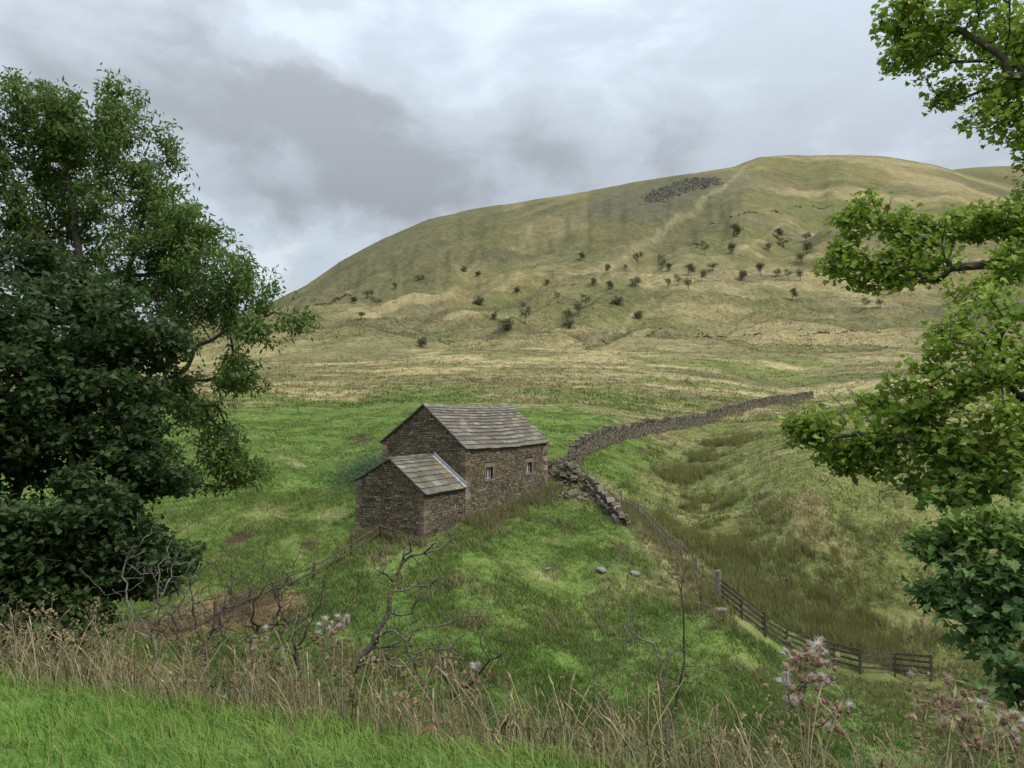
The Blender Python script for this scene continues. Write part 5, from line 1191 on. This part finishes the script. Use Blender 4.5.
# ------------------------------------------------------------------ thistles gone to seed
def head(gb, gf, c, r, fluffy, d):
    """brown cup of bracts, with white down bursting from it where fluffy"""
    d = d / np.linalg.norm(d); t = np.array([.23, .155, .10]) * rng.uniform(.7, 1.3)
    gb.tube([c - d * r * .9, c - d * r * .5, c, c + d * r * .5], [r * .25, r * .62, r * .6, r * .4], 6, t)
    n_ = 46
    v = rng.normal(0, 1, (n_, 3)) + d * .6; v /= np.linalg.norm(v, axis=1)[:, None]
    s = np.cross(v, rng.normal(0, 1, (n_, 3))); s /= np.linalg.norm(s, axis=1)[:, None]
    L = r * rng.uniform(.7, 1.4, (n_, 1)); V = np.stack([c - s * r * .06, c + s * r * .06, c + v * L], 1).reshape(-1, 3)
    gb.add(V, [np.arange(n_ * 3).reshape(-1, 3)], np.array([.40, .30, .20]) * rng.uniform(.6, 1.2))
    if fluffy:
        n_ = 90; v = rng.normal(0, 1, (n_, 3)) + d * .6 + np.array([-.3, 0, 0]); v /= np.linalg.norm(v, axis=1)[:, None]
        s = np.cross(v, rng.normal(0, 1, (n_, 3))); s /= np.linalg.norm(s, axis=1)[:, None]
        L = r * rng.uniform(.9, 2.0, (n_, 1)) * fluffy; o_ = c + d * r * .4 + rng.normal(0, r * .25, (n_, 3))
        V = np.stack([o_ - s * r * .035, o_ + s * r * .035, o_ + v * L], 1).reshape(-1, 3); gf.add(V, [np.arange(n_ * 3).reshape(-1, 3)], np.array([.80, .76, .71]) * rng.uniform(.75, 1.1))
def thistle(label, px_heads, Y, base_px, r=.022, stem=(.22, .17, .10), leafy=40):
    """px_heads: (px, py, fluffy, depth) of each head"""
    b = at(base_px, 700, Y); b[2] = gz(b[0], b[1]); root = empty('thistle', tuple(b)); tops = [at(px, py, Y + dz) for px, py, _, dz in px_heads]
    sk = Skel(); cz = np.mean([t[2] for t in tops]); mid = np.mean(tops, axis=0); sk.line([b - [0, 0, .05], b + (mid - b) * .4, b + (mid - b) * .75], step=.08, jit=.008)
    sk.grow([t - [0, 0, r] for t in tops], bias=.25, step=.07, jit=.008, lift=-.1)
    g = Geo(); sk.mesh(g, .0024, 2.6, .009, .004, lambda p, q: np.array(stem) * (.7 + .5 * vnoise(np.array([p[0] * 20]), np.array([p[2] * 20]), 8)[0]))
    s_ = g.build('stem', M_BARK, root); s_.location = -b
    NP = np.array(sk.P); P = NP[rng.integers(0, len(NP), leafy)] + rng.normal(0, .02, (leafy, 3))
    V, F, T = leaf_kites(P, rng.uniform(.04, .11, leafy), rng.uniform(.006, .016, leafy), np.array([.30, .235, .14]) * rng.uniform(.5, 1.3, (leafy, 1)), up=.2, droop=.6); l_ = mesh_np('dry_leaves', V, [F], M_LEAF, root, T); l_.location = -b
    for t, (_, _, fl, _) in zip(tops, px_heads):
        gb, gf = Geo(), Geo(); head(gb, gf, t - b, r * rng.uniform(.8, 1.2), fl, np.array([rng.normal(-.1, .4), rng.normal(-.2, .4), 1.0])); h_ = gb.build('seed_head', M_BARK, root)
        if gf.V: gf.build('down', M_FLUFF, h_)
    return tag(root, label, 'thistle', 'thistles gone to seed along the bank')
def heads(cx_, cy_, sx, sy, n_, fl, dz=.15): return [(cx_ + rng.normal(0, sx), cy_ + rng.normal(0, sy), (rng.uniform(.7, 1.3) if rng.random() < fl else 0), rng.normal(0, dz)) for _ in range(n_)]
thistle('tallest brown thistle with many shaggy heads and white tufts, before the timber fence', heads(808, 655, 12, 9, 20, .3) + heads(796, 682, 12, 14, 16, .45) + heads(815, 715, 18, 14, 24, .1) + heads(812, 665, 15, 12, 16, .2), 4.4, 812, r=.026, leafy=200)
thistle('broad brown thistle clump in the bottom right corner', heads(950, 700, 16, 10, 20, .1) + heads(975, 735, 26, 16, 34, .08) + heads(1005, 720, 12, 10, 10, .3), 4.0, 965, r=.025, leafy=260)
thistle('small thistle with pinkish brown heads left of the broad corner clump', heads(918, 680, 8, 6, 7, .3) + heads(935, 695, 8, 8, 6, .1), 4.6, 925, r=.018, leafy=50)
thistle('thistle with the widest white downy heads, left of the mossy dead tree', heads(340, 622, 9, 4, 9, .95) + heads(326, 634, 8, 6, 6, .6) + heads(335, 660, 12, 10, 7, .2), 5.6, 330, r=.024, leafy=60)
thistle('thistle with one bright white tuft above brown heads, right of the mossy dead tree', heads(470, 664, 5, 3, 4, .9) + heads(446, 662, 9, 4, 7, .05) + heads(466, 685, 9, 10, 9, .25), 5.0, 462, r=.019, leafy=70)
thistle('short brown thistle with two white tufts at the lawn edge, lower left', heads(184, 682, 4, 2, 3, 1.0) + heads(168, 690, 8, 7, 12, .15) + heads(172, 705, 8, 6, 8, .05), 4.8, 175, r=.018, leafy=60)
thistle('faint thistle with sparse white tufts among the dark scrub', heads(268, 634, 2, 2, 2, 1.0) + heads(252, 645, 6, 4, 5, .5) + heads(258, 665, 8, 6, 5, .2), 6.0, 260, r=.02, leafy=30)
# low green growth at the foot of the sycamore and on the bank
P = []
for (px, py, Y, sx, sy, n_) in [(850, 720, 6.5, .8, .5, 900), (960, 690, 6.5, .8, .5, 1200), (900, 660, 9, .6, .5, 500), (640, 735, 6.0, 1.2, .4, 500), (300, 690, 7, .9, .4, 500), (420, 690, 7.5, .9, .4, 400), (1010, 650, 9, .9, .8, 1200), (110, 650, 14.5, 1.6, 1.2, 2200), (200, 660, 13, 1.5, 1.0, 1800), (285, 670, 12, 1.2, .9, 1300), (170, 610, 19, 1.6, 1.4, 1500), (330, 640, 17, 1.2, 1.2, 900)]:
    c_ = at(px, py, Y); x = c_[0] + rng.normal(0, sx, n_); y = c_[1] + rng.normal(0, sy, n_); q = on_ground(x, y); q[:, 2] += rng.uniform(0.02, .55, n_) * rng.uniform(.3, 1, n_); P.append(q)
P = np.vstack(P); V, F, T = leaf_kites(P, rng.uniform(.06, .12, len(P)), rng.uniform(.05, .085, len(P)), np.array([.065, .12, .03]) * rng.uniform(.5, 1.4, (len(P), 1)), up=.8, droop=.2)
stuff('brambles', 'low dark green leafy growth among the grass of the near bank', 'undergrowth', [(V, [F], T)], M_LEAF)
lx, ly = at(427, 742, 3.72)[:2]; lz = gz(lx, ly)
V = np.array([(-.035, 0, .012), (-.012, -.018, .02), (.03, -.012, .03), (.045, .006, .05), (.01, .02, .035), (-.02, .016, .02), (0, 0, .012)])
o = mesh_np('dead_leaf', V, [np.array([[6, 0, 1], [6, 1, 2], [6, 2, 3], [6, 3, 4], [6, 4, 5], [6, 5, 0]])], M_LEAF, col=np.array([.26, .10, .045])); o.location = (lx, ly, lz + .075)
tag(o, 'curled reddish brown leaf lying on the near lawn', 'leaf')
